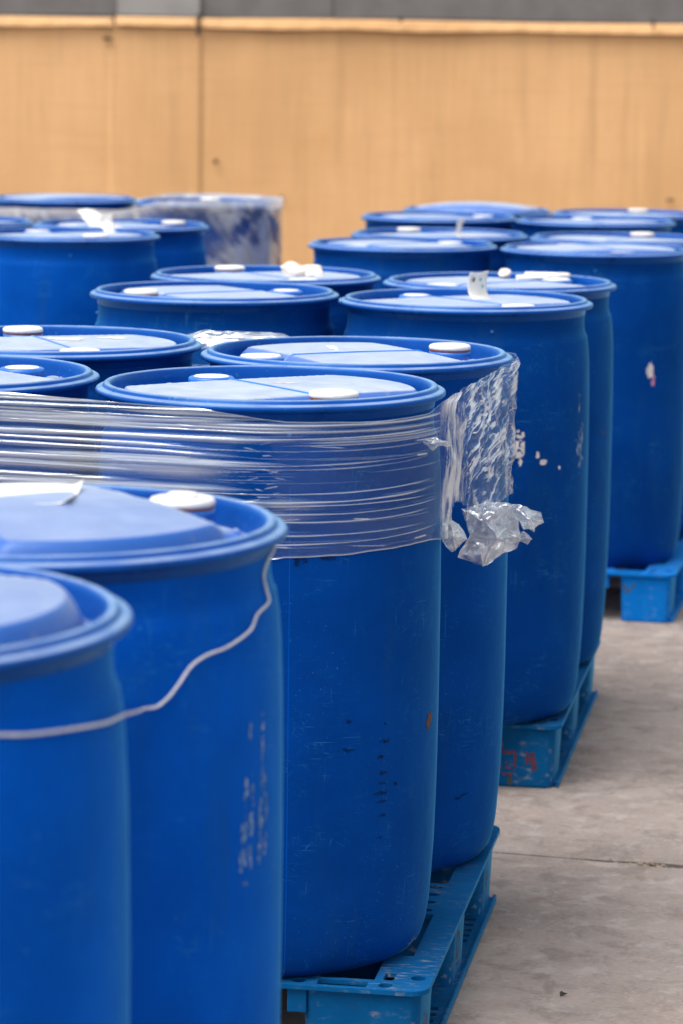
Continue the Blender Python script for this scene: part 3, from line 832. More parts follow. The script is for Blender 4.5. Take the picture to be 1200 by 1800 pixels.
def make_runner():
    # flat bottom rail with slots and a raised outer lip, long in y
    bm = bmesh.new()
    ys = [-.505, -.36, -.325, -.29, -.255, -.22, -.185, -.11, .11, .185, .22, .255, .29, .325, .36, .505]
    x0, x1, z = -.075, .075, .012
    for a, b in zip(ys, ys[1:]):
        slot = abs(b - a - .035) < .002
        if not slot:
            bm.faces.new([bm.verts.new(p) for p in ((x0, a, z), (x1, a, z), (x1, b, z), (x0, b, z))])
        else:
            m0, m1 = a + .010, b - .010
            for s0, s1, t0, t1 in ((x0, x1, a, m0), (x0, x1, m1, b), (x0, .022, m0, m1), (.062, x1, m0, m1)):
                bm.faces.new([bm.verts.new(p) for p in ((s0, t0, z), (s1, t0, z), (s1, t1, z), (s0, t1, z))])
    bmesh.ops.remove_doubles(bm, verts=bm.verts, dist=1e-5)
    return from_bm('runner', bm)
ME_DECK, ME_RUN = make_deck(), make_runner()
ME_LEG = rounded_leg(.195, .175, .0, PH - .0095)
bml = bmesh.new(); add_box(bml, -.016, .016, -.02, .02, PH - .050, PH - .0095, .002)
ME_LUG = from_bm('lug', bml)
def clone(me, mat):
    c = me.copy(); c.materials.clear(); c.materials.append(mat)
    return c
SETS = {}
PGRP = 'blue plastic pallets under the drums'
PALS = []
def pallet(fx, fy, rz, mat, label, legw=1.0):
    # fx, fy: the front right corner on the ground
    if mat.name not in SETS: SETS[mat.name] = [clone(m, mat) for m in (ME_DECK, ME_RUN, ME_LEG, ME_LUG)]
    deck, run, leg, lug = SETS[mat.name]
    c, s = math.cos(R(rz)), math.sin(R(rz))
    lx, ly = .54, -.54
    o = empty('plastic_pallet', (fx - (lx * c - ly * s), fy - (lx * s + ly * c), 0), R(rz))
    tag(o, label, 'pallet', PGRP)
    d = link('deck', deck, None, o)
    m = d.modifiers.new('thick', 'SOLIDIFY'); m.thickness = .009; m.offset = -1
    bv = d.modifiers.new('soft', 'BEVEL'); bv.width = .0012; bv.segments = 2; bv.limit_method = 'ANGLE'
    for ix in (-1, 0, 1):
        r_ = link('runner', run, None, o); r_.location = (ix * .453, 0, 0)
        if ix == -1: r_.rotation_euler = (0, 0, math.pi)
        m = r_.modifiers.new('thick', 'SOLIDIFY'); m.thickness = .010; m.offset = -1
        if ix: 
            lip = bmesh.new(); add_box(lip, .0755, .0825, -.515, .515, .001, .015, .002)
            link('lip', from_bm('lip', lip, mat), None, r_)
        for iy in (-1, 0, 1):
            l_ = link('leg', leg, None, o)
            l_.location = (ix * (.5275 - .0975 * legw), iy * .444, 0.0005); l_.scale = (legw, 1, 1)
    for ix in (-.325, .325):
        l_ = link('lug', lug, None, o); l_.location = (ix, -.512, 0)
    PALS.append(o)
    return o
pallet(-.262, 2.43, -14.2, M_PA, 'blue plastic pallet under the two blurred near drums, mostly out of frame')
P1 = pallet(.148, 4.529, -9.4, M_PA, 'teal blue pallet with grey scuffs and oval holes under the film wrapped drums')
P2 = pallet(.5055, 6.473, -9.9, M_PA, 'teal blue pallet with red stencil marks on its leg')
P4 = pallet(.994, 8.52, -12.5, M_PD, 'bright blue pallet with a dark tick mark at the right edge', .78)
pallet(1.16, 10.33, -13.0, M_PA, 'blue plastic pallet under the farthest drums at the right')
pallet(-.57, 8.67, -12.0, M_PA, 'blue plastic pallet under the left back drums')
pallet(-.265, 11.20, -13.0, M_PA, 'blue plastic pallet under the far film wrapped drums')

def stroke_mark(parent, lines, wd, mat, name, xf, seed, label=None):
    # flat paint strokes on a face; xf maps (a, b) in metres to the parent's space
    rnd = random.Random(seed)
    v, f = [], []
    for ln in lines:
        P = [Vector((a, b)) for a, b in ln]
        fine = []
        for p, q in zip(P, P[1:]):
            n = max(2, int((q - p).length / .004))
            fine += [p + (q - p) * (k / n) for k in range(n)]
        fine.append(P[-1])
        prev = None
        for k, p in enumerate(fine):
            t = (fine[min(k + 1, len(fine) - 1)] - fine[max(k - 1, 0)]); t = t.normalized() if t.length > 1e-9 else Vector((1, 0))
            nn = Vector((-t.y, t.x)) * wd * rnd.uniform(.3, .62)
            v += [xf(*(p + nn)), xf(*(p - nn))]
            b = len(v) - 2
            if prev is not None and rnd.random() > .10: f.append((prev, prev + 1, b + 1, b))
            prev = b
    o = link(name, pymesh(name, v, f, mat), None, parent)
    if label: o['label'] = label
fface = lambda x, z: (x, -.5322 + .006 * (1 - z / PH), z)
# red stencil on the middle pallet's front leg: a boxed sign and a second character
stroke_mark(P2, [[(.400, .082), (.400, .030)], [(.400, .080), (.436, .084)], [(.436, .084), (.434, .040)], [(.408, .030), (.428, .031)], [(.402, .108), (.404, .095)], [(.401, .090), (.408, .086)], [(.416, .060), (.416, .045), (.426, .045)]], .006, M_RED, 'stencil', fface, 4, 'red stencilled boxed sign')
stroke_mark(P2, [[(.462, .085), (.462, .055)], [(.476, .084), (.476, .050)], [(.462, .068), (.482, .070)], [(.468, .058), (.486, .060)], [(.478, .060), (.484, .046), (.474, .040)], [(.466, .078), (.480, .080)]], .006, M_RED, 'stencil', fface, 9, 'red stencilled character')
sideface = lambda y, z: (.5282 - .006 * (1 - z / PH), y, z)
stroke_mark(P1, [[(-.03, .10), (-.03, .05)], [(-.03, .095), (.0, .092)], [(.0, .09), (.005, .05)], [(-.03, .05), (.0, .05)], [(-.02, .035), (.02, .030)]], .006, M_RED, 'stencil', sideface, 14, 'faint red stencil mark')
stroke_mark(P1, [[(-.46, .09), (-.46, .02)], [(-.46, .05), (-.43, .055)], [(-.43, .08), (-.425, .02)], [(-.46, .02), (-.40, .018)]], .006, M_RED, 'stencil', sideface, 15, 'faint red stencil mark')
stroke_mark(P1, [[(.42, .09), (.42, .05)], [(.42, .07), (.45, .07)]], .006, M_RED, 'stencil', sideface, 16, 'faint red stencil mark')
stroke_mark(P4, [[(.385, .114), (.398, .088), (.420, .116)]], .009, M_PRINTD, 'tick_mark', fface, 21, 'dark hand drawn tick')
# dark block painting in the shade of a small hole at the stencilled leg's foot
bm = bmesh.new(); add_box(bm, .418, .429, -.5275, -.52, .006, .026)
link('notch', from_bm('notch', bm, M_PRINTD), None, P2)

# ---------------------------------------------------------------- stretch film
def hull_path(cs, Rh, step, fine={}):
    """closed path round circles (counter-clockwise): arrays of position, outward normal, arc length, and the lengths where each piece starts"""
    n = len(cs); P, N, marks = [], [], {}
    s = 0.0; S = []
    nor = []
    for i in range(n):
        a, b = Vector(cs[i]), Vector(cs[(i + 1) % n]); d = (b - a).normalized(); nor.append(Vector((d.y, -d.x)))
    for i in range(n):
        a, b = Vector(cs[i]), Vector(cs[(i + 1) % n]); L = (b - a).length
        marks['e%d' % i] = s
        m = max(2, int(L / fine.get('e%d' % i, step)))
        for k in range(m):
            P.append(a + (b - a) * (k / m) + nor[i] * 0); N.append(nor[i]); S.append(s + L * k / m)
        s += L
        marks['a%d' % ((i + 1) % n)] = s
        t0 = math.atan2(nor[i].y, nor[i].x); t1 = math.atan2(nor[(i + 1) % n].y, nor[(i + 1) % n].x)
        dt = (t1 - t0) % (2 * math.pi)
        L = dt * Rh; m = max(2, int(L / fine.get('a%d' % ((i + 1) % n), step)))
        for k in range(m):
            t = t0 + dt * k / m
            P.append(b); N.append(Vector((math.cos(t), math.sin(t)))); S.append(s + L * k / m)
        s += L
    P.append(P[0]); N.append(N[0]); S.append(s)
    return np.array([tuple(p) for p in P]), np.array([tuple(p) for p in N]), np.array(S), marks, s

def grid_mesh(name, V, fold, mat, parent, hide=None, smooth=True):
    nj, ni = V.shape[:2]
    idx = np.arange(nj * ni).reshape(nj, ni)
    q = np.stack([idx[:-1, :-1], idx[1:, :-1], idx[1:, 1:], idx[:-1, 1:]], -1).reshape(-1, 4)
    if hide is not None:
        q = q[~hide[:-1, :-1].reshape(-1)]
    me = bpy.data.meshes.new(name)
    me.vertices.add(nj * ni); me.vertices.foreach_set('co', V.reshape(-1).astype(np.float32))
    me.loops.add(q.size); me.loops.foreach_set('vertex_index', q.reshape(-1).astype(np.int32))
    me.polygons.add(len(q)); me.polygons.foreach_set('loop_start', (np.arange(len(q)) * 4).astype(np.int32))
    me.update(calc_edges=True)
    at = me.attributes.new('fold', 'FLOAT', 'POINT'); at.data.foreach_set('value', np.clip(fold, 0, 1).reshape(-1).astype(np.float32))
    me.polygons.foreach_set('use_smooth', [smooth] * len(q))
    me.materials.append(mat)
    me.validate()
    return link(name, me, None, parent)

def place_film():
    cs = [DR[k].location[:2] for k in ('B6', 'B3', 'B4', 'B5')]
    Pc, N, S, mk, LT = hull_path(cs, .293, .007, {'e0': .0045, 'a1': .0035, 'e1': .0020, 'a2': .003})
    top0 = PH + DH
    e0, a1, e1, a2, e2 = mk['e0'], mk['a1'], mk['e1'], mk['a2'], mk['e2']
    ks = [0, e0 + .25, a1 - .03, a1 + .10, a1 + .25, e1 - .06, e1 + .02, a2, a2 + .1, e2, e2 + .18, e2 + .22, e2 + .38, e2 + .44, mk['e3'], LT - .15, LT]
    kt = [.004, .000, -.014, -.033, -.036, -.034, -.014, -.008, -.008, -.030, -.020, -.004, -.003, -.018, -.03, -.02, .004]
    kb = [-.27, -.27, -.262, -.250, -.247, -.246, -.252, -.262, -.27, -.27, -.27, -.27, -.27, -.27, -.27, -.27, -.27]
    zt = np.interp(S, ks, kt); zb = np.interp(S, ks, kb)
    zt = zt + .004 * (fbm(S * 9, S * 0, 3, 3) - .5)
    zb = zb + .005 * (fbm(S * 14, S * 0 + 5, 4, 3) - .5)
    nv = 250
    vv = np.linspace(0, 1, nv)[:, None]
    Z = zt[None, :] + (zb - zt)[None, :] * vv                     # relative to the rim top
    U = np.repeat(S[None, :], nv, 0)
    out = Z < -.034
    lipw = sstep(-.030, -.018, Z)
    base = .2906 + .0056 * lipw
    rnd = random.Random(5)
    fold = np.zeros_like(Z); disp = np.zeros_like(Z)
    # long stretched pleats on the left span and over the front drum
    def pleat(u0, u1, z0, slope, wz, amp, dsp, curve=0.0):
        nonlocal fold, disp
        i0, i1 = np.searchsorted(S, (u0, u1))
        if i1 - i0 < 3: return
        su = S[i0:i1]
        t = (su - u0) / (u1 - u0)
        zc = z0 + slope * (su - u0) + curve * np.sin(t * math.pi) + .0012 * (fbm(su * 16, su * 0 + z0 * 90, 2, 2) - .5)
        wv = wz * (.35 + .9 * vnoise(su * 11, su * 0 + z0 * 300, 8)) * np.clip(np.minimum(t, 1 - t) * 7, .25, 1)
        g = np.exp(-((Z[:, i0:i1] - zc[None, :]) / wv[None, :]) ** 2)
        en = np.clip(np.minimum(t, 1 - t) * 5, 0, 1)[None, :]
        fold[:, i0:i1] = np.maximum(fold[:, i0:i1], amp * g * en)
        disp[:, i0:i1] = np.maximum(disp[:, i0:i1], dsp * g * en)
    for k in range(34):                                           # gathered top band
        u0 = rnd.uniform(0, e1 - .35); ln = rnd.uniform(.25, .8)
        pleat(u0, min(u0 + ln, e1 + .05), float(np.interp(u0, S, zt)) - abs(rnd.gauss(.0, .018)) - .002, rnd.uniform(-.015, .005), rnd.uniform(.0012, .0036), rnd.uniform(.25, .75), rnd.uniform(.001, .003))
    for k in range(26):                                           # left span: broad hazy bands and bright lines
        u0 = rnd.uniform(e0 - .05, a1 - .2); ln = rnd.uniform(.25, .6)
        pleat(max(u0, 0), min(u0 + ln, a1 + .12), rnd.uniform(-.25, -.03), rnd.uniform(-.02, .01), rnd.uniform(.001, .0085), rnd.uniform(.22, .62), rnd.uniform(.001, .003))
    for k in range(13):                                           # broad slack bands, sky reflection painted in white, tapering out over the front drum
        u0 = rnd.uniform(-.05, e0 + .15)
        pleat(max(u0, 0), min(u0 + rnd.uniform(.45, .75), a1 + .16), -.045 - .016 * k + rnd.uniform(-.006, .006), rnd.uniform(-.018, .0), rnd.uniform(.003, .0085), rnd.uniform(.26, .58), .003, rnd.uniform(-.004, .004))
    for k in range(10):
        u0 = rnd.uniform(0, e0 + .3)
        pleat(u0, u0 + rnd.uniform(.35, .65), rnd.uniform(-.22, -.03), rnd.uniform(-.012, .004), rnd.uniform(.007, .015), rnd.uniform(.25, .45), .002)
    for z0 in (-.066, -.075, -.103, -.110, -.142, -.160, -.172, -.176, -.192, -.214, -.232, -.250):  # clean lines over the front drum
        u0 = a1 + rnd.uniform(-.35, .03)
        pleat(u0, e1 + rnd.uniform(-.03, .03), z0 + rnd.uniform(-.004, .004), rnd.uniform(-.006, .014), rnd.uniform(.0007, .0014), rnd.uniform(.35, .75), .002, rnd.uniform(-.006, .004))
    for k in range(26):                                           # faint fine tension lines all over the front
        u0 = rnd.uniform(a1 - .25, e1 - .15)
        pleat(u0, u0 + rnd.uniform(.15, .4), rnd.uniform(-.24, -.04), rnd.uniform(-.012, .016), rnd.uniform(.0006, .0011), rnd.uniform(.10, .28), .001)
    for k in range(16):                                           # short nicks
        u0 = rnd.uniform(a1 - .2, e1 - .04)
        pleat(u0, u0 + rnd.uniform(.03, .13), rnd.uniform(-.24, -.06), rnd.uniform(-.08, .05), rnd.uniform(.0007, .0014), rnd.uniform(.25, .75), .001)
    # a torn, dimpled strip of tiny nicks
    for k in range(24):
        u0 = a1 + .055 + rnd.gauss(0, .022)
        pleat(u0, u0 + rnd.uniform(.012, .03), rnd.uniform(-.22, -.06), rnd.uniform(-.3, .3), rnd.uniform(.0007, .0012), rnd.uniform(.3, .7), .001)
    for (u0, u1) in ((e0 - .1, a1), (a1, e1)):
        pass
    # bottom edge doubled
    edge = np.exp(-((Z - zb[None, :]) / .0022) ** 2); fold = np.maximum(fold, .55 * edge)
    ste = np.exp(-((Z - zt[None, :]) / .002) ** 2); fold = np.maximum(fold, .5 * ste)
    # crinkled span between the front drum and the one behind it
    x = (U - (e1 - .005)); y = -Z
    cm = sstep(-.015, .03, x) * sstep(a2 - e1 + .16, a2 - e1 + .05, x)
    lft = sstep(.26, .02, x)                                      # 1 at the left where folds run down
    wob = .034 * (fbm(x * 9, y * 9, 91, 3) - .5) + .006 * (fbm(x * 50, y * 50, 93, 2) - .5)
    AN = .21
    psi_r = (y + wob) * np.cos(AN) + x * np.sin(AN)             # right: folds climb to the right
    psi_l = x + .16 * y + wob * .6                                # left: folds hang down
    def crk(p, q, sp, seed):
        n = ridged(p * sp, q * 5.0, seed, 3)
        return n
    fr = crk(psi_r, x * np.cos(AN) - y * np.sin(AN), 62, 51); fl = crk(psi_l, y, 30, 77)
    mixw = sstep(.10, .24, x + .25 * (.12 - y))
    cr_ = fl * (1 - mixw) + fr * mixw
    fr2 = ridged(psi_r * 150, (x * np.cos(AN) - y * np.sin(AN)) * 11, 57, 2); fl2 = ridged(psi_l * 75, y * 9, 79, 2)
    thin = fl2 * (1 - mixw) + fr2 * mixw
    big = fbm(x * 15, y * 15, 23, 3)
    calm = sstep(.34, .52, fbm(x * 19 + 4, y * 19, 29, 3))             # quieter patches where the blue shows through
    lower = sstep(.15, .22, y) * sstep(.10, .2, x)
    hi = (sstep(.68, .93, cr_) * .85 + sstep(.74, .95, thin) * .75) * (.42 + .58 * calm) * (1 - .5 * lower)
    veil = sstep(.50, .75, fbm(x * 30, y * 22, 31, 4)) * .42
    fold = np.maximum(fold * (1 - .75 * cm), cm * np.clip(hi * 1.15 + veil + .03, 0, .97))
    rim_c = np.exp(-((x - (a2 - e1 + .005)) / .006) ** 2)
    disp = disp * (1 - cm) + cm * (.013 * (cr_ - .5) + .014 * (big - .4) + .0050 * (thin - .5) + .004)
    # elsewhere out of sight: light creasing
    rest = sstep(a2 - e1 + .02, a2 - e1 + .15, x)
    cr2 = ridged(U * 14 + Z * 20, Z * 60, 40, 3)
    fold = np.maximum(fold, rest * (.05 + .5 * sstep(.7, .9, cr2)))
    disp = disp + rest * .004 * cr2
    bun = sstep(e2 + .16, e2 + .24, U) * sstep(e2 + .46, e2 + .38, U) * sstep(-.04, -.01, Z)
    fold = np.maximum(fold, bun * .8); disp = disp + bun * .016 * ridged(U * 40, Z * 60, 5, 3)
    Z = Z + bun * .008 * (fbm(U * 40, U * 0, 6, 3) - .4)
    disp = disp + .0012 * (fbm(U * 5, Z * 16, 66, 2) - .5)
    rad = base + disp
    V = np.empty(Z.shape + (3,))
    V[..., 0] = Pc[None, :, 0] + N[None, :, 0] * rad
    V[..., 1] = Pc[None, :, 1] + N[None, :, 1] * rad
    V[..., 2] = top0 + Z
    # ragged notch in the lower edge between the tail and the bag
    notch = (x > .03) & (x < .22) & (y > .236 + .02 * (fbm(x * 40, x * 0, 3, 3) - .5) - .03 * np.sin(np.clip((x - .03) / .19, 0, 1) * math.pi))
    root = empty('stretch_wrap', (-.34, 5.2, PH))
    V -= np.array([-.34, 5.2, PH])
    tag(root, 'clear stretch film round the four sharp drums, gathered at their right corner', 'plastic film')
    grid_mesh('film_band', V, fold, M_FILM, root, notch)
    return root

def crumple(n, size, planes, seed, squeeze=1.0, ruffle=.004):
    """a square sheet folded over random planes: returns grid points and a crease value"""
    rnd = np.random.RandomState(seed)
    g = np.linspace(-.5, .5, n)
    X, Y = np.meshgrid(g * size[0], g * size[1])
    V = np.stack([X, Y, ruffle * (fbm(X * 30, Y * 30, seed, 3) - .5)], -1)
    cre = np.zeros((n, n))
    for k in range(planes):
        d = rnd.normal(size=3); d /= np.linalg.norm(d)
        c = V.reshape(-1, 3).mean(0) + rnd.normal(size=3) * V.reshape(-1, 3).std(0) * .7
        dist = (V - c) @ d
        cre = np.maximum(cre, np.exp(-(dist / .0018) ** 2) * rnd.uniform(.4, 1))
        V = V - np.where(dist > 0, dist * rnd.uniform(1.0, 1.9), 0)[..., None] * d
    return V, cre

def rot_xyz(V, e):
    M = np.array(Matrix.Rotation(e[2], 3, 'Z') @ Matrix.Rotation(e[1], 3, 'Y') @ Matrix.Rotation(e[0], 3, 'X'))
    return V @ M.T

def fit_to(V, ext):
    f = V.reshape(-1, 3); lo, hi = f.min(0), f.max(0)
    return (V - (lo + hi) / 2) / (hi - lo) * np.array(ext)

wrap = place_film()
wo_ = np.array(wrap.location)
def film_piece(name, ext, center, seed, planes, n=70, rot=(0, 0, 0), mat=None, base=.0, label=None, size=(.2, .2)):
    V, cre = crumple(n, size, planes, seed)
    V = fit_to(rot_xyz(V, rot), ext)
    V = V + .0015 * np.stack([fbm(V[..., 0] * 80, V[..., 2] * 80, seed + i, 3) - .5 for i in range(3)], -1)
    V = V + np.array(center) - wo_
    o = grid_mesh(name, V, cre * .75 + base, mat or M_BAG, wrap, None, False)
    if label: o['label'] = label
    return o
def folded_piece(name, verts, tris, origin, cpx, scale, seed, label=None, mat=None, back=0.0, n=11, base=.10):
    """loose film as a puffed, folded skin: each facet is finely crumpled, creases run along the folds"""
    rnd = np.random.RandomState(seed)
    W = np.array([((a - cpx[0]) / scale, d, -(b - cpx[1]) / scale) for a, b, d in verts])
    V, F, A = [], [], []
    for tri in tris:
        p = W[list(tri)]
        nr_ = np.cross(p[1] - p[0], p[2] - p[0]); nr_ /= max(np.linalg.norm(nr_), 1e-9)
        ec = rnd.uniform(.0, .75, 3) * (rnd.rand(3) > .45); o = len(V); idx = {}
        for i in range(n + 1):
            for j in range(n + 1 - i):
                b_ = np.array([i, j, n - i - j]) / n
                q = b_ @ p
                sx_, sz_ = q[0] * 60 + seed, q[2] * 60 + q[1] * 40
                rg_ = float(ridged(np.array(sx_ * .9), np.array(sz_ * .9), seed, 3))
                inner = min(1.0, 6 * b_.min())
                edge = max(ec[k] * math.exp(-(b_[k] / .07) ** 2) for k in range(3))
                V.append(q + nr_ * inner * (.010 * (rg_ - .5)) + np.array([0, 0, 0]))
                A.append(base + .70 * edge + .50 * float(sstep(.66, .92, rg_)) * inner)
                idx[i, j] = len(V) - 1
        for i in range(n):
            for j in range(n - i):
                F.append((idx[i, j], idx[i + 1, j], idx[i, j + 1]))
                if i + j < n - 1: F.append((idx[i + 1, j], idx[i + 1, j + 1], idx[i, j + 1]))
    V = np.array(V)
    wx = np.stack([.016 * (fbm(V[:, 0] * 26 + 9 * k, V[:, 2] * 26 + V[:, 1] * 20 + 5, seed + k, 2) - .5) + .008 * (fbm(V[:, 0] * 75 + 3 * k, V[:, 2] * 75 + V[:, 1] * 50, seed + 7 + k, 3) - .5) for k in range(3)], 1)
    V = V + wx * np.array([.8, 1.6, .8])
    me = pymesh(name, V + np.array(origin) - wo_, F, mat or M_BAG, True)
    at = me.attributes.new('fold', 'FLOAT', 'POINT'); at.data.foreach_set('value', np.clip(A, 0, 1).astype(np.float32))
    o = link(name, me, None, wrap)
    if label: o['label'] = label
    return o
def fan(k, c): return [(i, (i + 1) % k, c) for i in range(k)]
BO = (.284, 5.165, .806)
body_ = [(812, 893, 0), (846, 880, -.02), (892, 877, -.01), (908, 905, 0), (912, 940, 0), (905, 958, .01), (848, 990, 0), (806, 976, .01), (824, 932, 0),
         (850, 905, -.045), (868, 935, -.050), (840, 962, -.030), (888, 922, -.022)]
folded_piece('loose_film', body_, [(0, 1, 9), (1, 2, 9), (2, 12, 9), (2, 3, 12), (3, 4, 12), (4, 5, 10), (4, 10, 12), (9, 12, 10), (5, 6, 10), (6, 11, 10), (6, 7, 11), (7, 8, 11), (8, 10, 11), (8, 9, 10), (0, 9, 8)],
             BO, (875, 930), 960, 5, 'crumpled loose end of the film hanging as a bag', None, 0, 12, .16)
folded_piece('loose_film', body_[:9] + [(862, 930, .032)], fan(9, 9), BO, (875, 930), 960, 9, None, None, 0, 12, .14)
wing = [(890, 879, 0), (914, 884, -.012), (943, 895, 0), (951, 909, 0), (934, 926, -.008), (916, 920, -.022), (905, 908, 0)]
folded_piece('loose_film', wing + [(920, 903, -.034)], fan(7, 7), BO, (875, 930), 960, 14, None, None, 0, 10, .12)
folded_piece('loose_film', wing + [(922, 905, .020)], fan(7, 7), BO, (875, 930), 960, 17, None, None, 0, 10, .10)
folded_piece('loose_film', [(900, 932, 0), (916, 926, -.012), (931, 941, 0), (921, 953, .004), (906, 946, -.008), (914, 939, -.020)], fan(5, 5), BO, (875, 930), 960, 21, None, None, 0, 8, .14)
TO = (.186, 4.805, .850)
tail = [(768, 918, 0), (782, 900, -.006), (802, 912, 0), (812, 938, .004), (800, 952, 0), (790, 963, 0), (774, 944, -.004)]
folded_piece('film_tail', tail + [(788, 930, -.022)], fan(7, 7), TO, (790, 940), 1050, 31, 'torn wad at the foot of the gathered film', None, 0, 9, .22)
folded_piece('film_tail', tail + [(790, 932, .012)], fan(7, 7), TO, (790, 940), 1050, 35, None, None, 0, 9, .16)
WO = (.152, 4.694, 1.029)
wad = [(736, 764, .004), (758, 760, 0), (784, 766, 0), (794, 778, .022), (772, 774, .004), (756, 783, -.002), (742, 772, 0)]
folded_piece('film_tail', wad + [(766, 768, -.010)], fan(7, 7), WO, (760, 768), 1087, 41, 'small torn fold of film near the rim', None, 0, 8, .20)

# film round the far pallet
def far_film():
    cs = [(-1.122, 11.674), (-.542, 11.539)]
    Pc, N, S, mk, LT = hull_path(cs, .296, .012)
    nv = 110
    t = np.linspace(0, 1, nv)[:, None]
    topz = .006 + .012 * (fbm(S * 6, S * 0, 5, 3) - .3)
    g1 = sstep(mk['a1'] - .30, mk['a1'] - .05, S) * sstep(mk['e1'] + .55, mk['e1'] + .2, S)
    topz = topz + g1 * .006 - (1 - g1) * .040
    Z = topz[None, :] - t * .62
    U = np.repeat(S[None, :], nv, 0)
    wob = .10 * (fbm(U * 5, Z * 5, 3, 3) - .5)
    cr_ = ridged((U + Z * .7 + wob) * 26, (Z - U * .5) * 5, 44, 3); big = fbm((U - Z * .5 + wob) * 9, Z * 4, 12, 4)
    rad = .2912 + .0050 * sstep(-.030, -.012, Z) + .006 * (cr_ - .4) + .004 * (big - .4)
    endw = sstep(mk['a1'] + .02, mk['a1'] + .22, U) * sstep(LT, LT - .5, U)
    fold = .03 + (.18 + .80 * endw) * sstep(.52, .84, cr_) * sstep(.26, .5, big) + (.10 + .60 * endw) * sstep(.42, .66, big) + .75 * np.exp(-(t / .055) ** 2)
    V = np.empty(Z.shape + (3,))
    V[..., 0] = Pc[None, :, 0] + N[None, :, 0] * rad; V[..., 1] = Pc[None, :, 1] + N[None, :, 1] * rad; V[..., 2] = PH + DH + Z
    V -= np.array([-.83, 11.6, PH])
    root = empty('stretch_wrap', (-.83, 11.6, PH))
    tag(root, 'whitened crinkled film round the far left drums, against the ochre fence', 'plastic film')
    grid_mesh('film_band', V, fold, M_FILMG, root)
far_film()

# ---------------------------------------------------------------- cord round the two near drums
pts = []
def on(key, a, z, r=None):
    o = DR[key]; zr = z - PH - DH
    rr = (float(body_r(zr)) if r is None else r) + .0035
    return (o.location[0] + rr * math.cos(R(a)), o.location[1] + rr * math.sin(R(a)), z)
for a in range(-200, -50, 12): pts.append(on('B1', a, 1.013 + .004 * math.sin(a) + ZS))
for a, z in ((-49.4, 1.025), (-43, 1.021), (-36, 1.018), (-27.4, 1.014), (-17, 1.008), (-8, 1.004), (0, .998)): pts.append(on('B1', a, z - .008 + ZS))
q0, q1 = Vector(pts[-1]), Vector(on('B2', -60, .925 + ZS))
for t in (.3, .6): pts.append(tuple(q0.lerp(q1, t) + Vector((.002, 0, 0))))
for a, z in ((-60, .925), (-55.6, .930), (-52, .946), (-48.2, .965), (-43.3, .974), (-37.8, .977), (-31.6, .984), (-26.8, .991), (-23.5, 1.004), (-15.8, 1.011), (-14, 1.022), (-15.0, 1.040)):
    pts.append(on('B2', a, z + ZS))
for a, z in ((-12, 1.056), (-3, 1.062), (10, 1.064), (30, 1.064), (50, 1.064), (70, 1.064)): pts.append(on('B2', a, z + ZS, .2735))
cpts = catmull(pts, 7)
for _ in range(2):
    for k_ in ('B1', 'B2'):                                        # the cord lies on the drums, never inside them
        cx_, cy_ = DR[k_].location[:2]
        for p_ in cpts:
            d_ = Vector((p_.x - cx_, p_.y - cy_)); lim = float(body_r(p_.z - PH - DH)) + .0028
            if d_.length < lim: d_ *= lim / d_.length; p_.x, p_.y = cx_ + d_.x, cy_ + d_.y
    cpts = [cpts[0]] + [(cpts[i - 1] + cpts[i] * 2 + cpts[i + 1]) / 4 for i in range(1, len(cpts) - 1)] + [cpts[-1]]
cd = link('cord', tube(cpts, .0017, 8, 'cord', M_CORD))
tag(cd, 'thin pale grey cord strung across the two blurred near drums', 'cord')

# ---------------------------------------------------------------- loose papers and scraps
ROWS = []
def sheet_thing(name, label, cat, outline_w, outline_l, bend, loc, rz, mat, nu=10, nv=24, group=None, tilt=(0, 0), jag=0.0, seed=1, back=None):
    """paper strip: bend(t) gives the slope angle along its length"""
    v, f = [], []
    y = z = 0.0; prev = 0.0
    rows = ROWS[:0]
    for j in range(nv + 1):
        t = j / nv; a = bend(t)
        if j:
            y += math.cos(a) * outline_l / nv; z += math.sin(a) * outline_l / nv
        wj = outline_w(t) if callable(outline_w) else outline_w
        rows.append((t, y, z, a))
        for i in range(nu + 1):
            u = i / nu - .5
            jg = jag * (float(vnoise(np.array(t * 9 + i * .01), np.array(u * 7 + seed), seed)) - .5)
            v.append((u * wj, y + jg * (abs(u) > .4), z + .0012 * math.sin(u * 5 + t * 4 + seed) * wj / .05))
    for j in range(nv):
        for i in range(nu): f.append((j * (nu + 1) + i, j * (nu + 1) + i + 1, (j + 1) * (nu + 1) + i + 1, (j + 1) * (nu + 1) + i))
    o = link(name, pymesh(name, v, f, mat, True))
    if back is not None: o.data.materials.append(back)
    m = o.modifiers.new('thick', 'SOLIDIFY'); m.thickness = .0008; m.offset = 0
    if back is not None: m.material_offset = 0
    o.location = loc; o.rotation_euler = (R(tilt[0]), R(tilt[1]), R(rz))
    tag(o, label, cat, group)
    ROWS[:] = rows
    return o
TOP = PH + DH
# label peeling off the second drum's dome
pz = TOP + .0212
lab = sheet_thing('paper_label', 'large white label peeling up at its corner on the blurred domed lid', 'label', .150, .17, lambda t: (-.02 if t < .93 else .1 + (t - .93) * 9.0), (-.478, 3.375, pz), -90, M_PAPER, 10, 30, jag=.006, tilt=(0, 0))
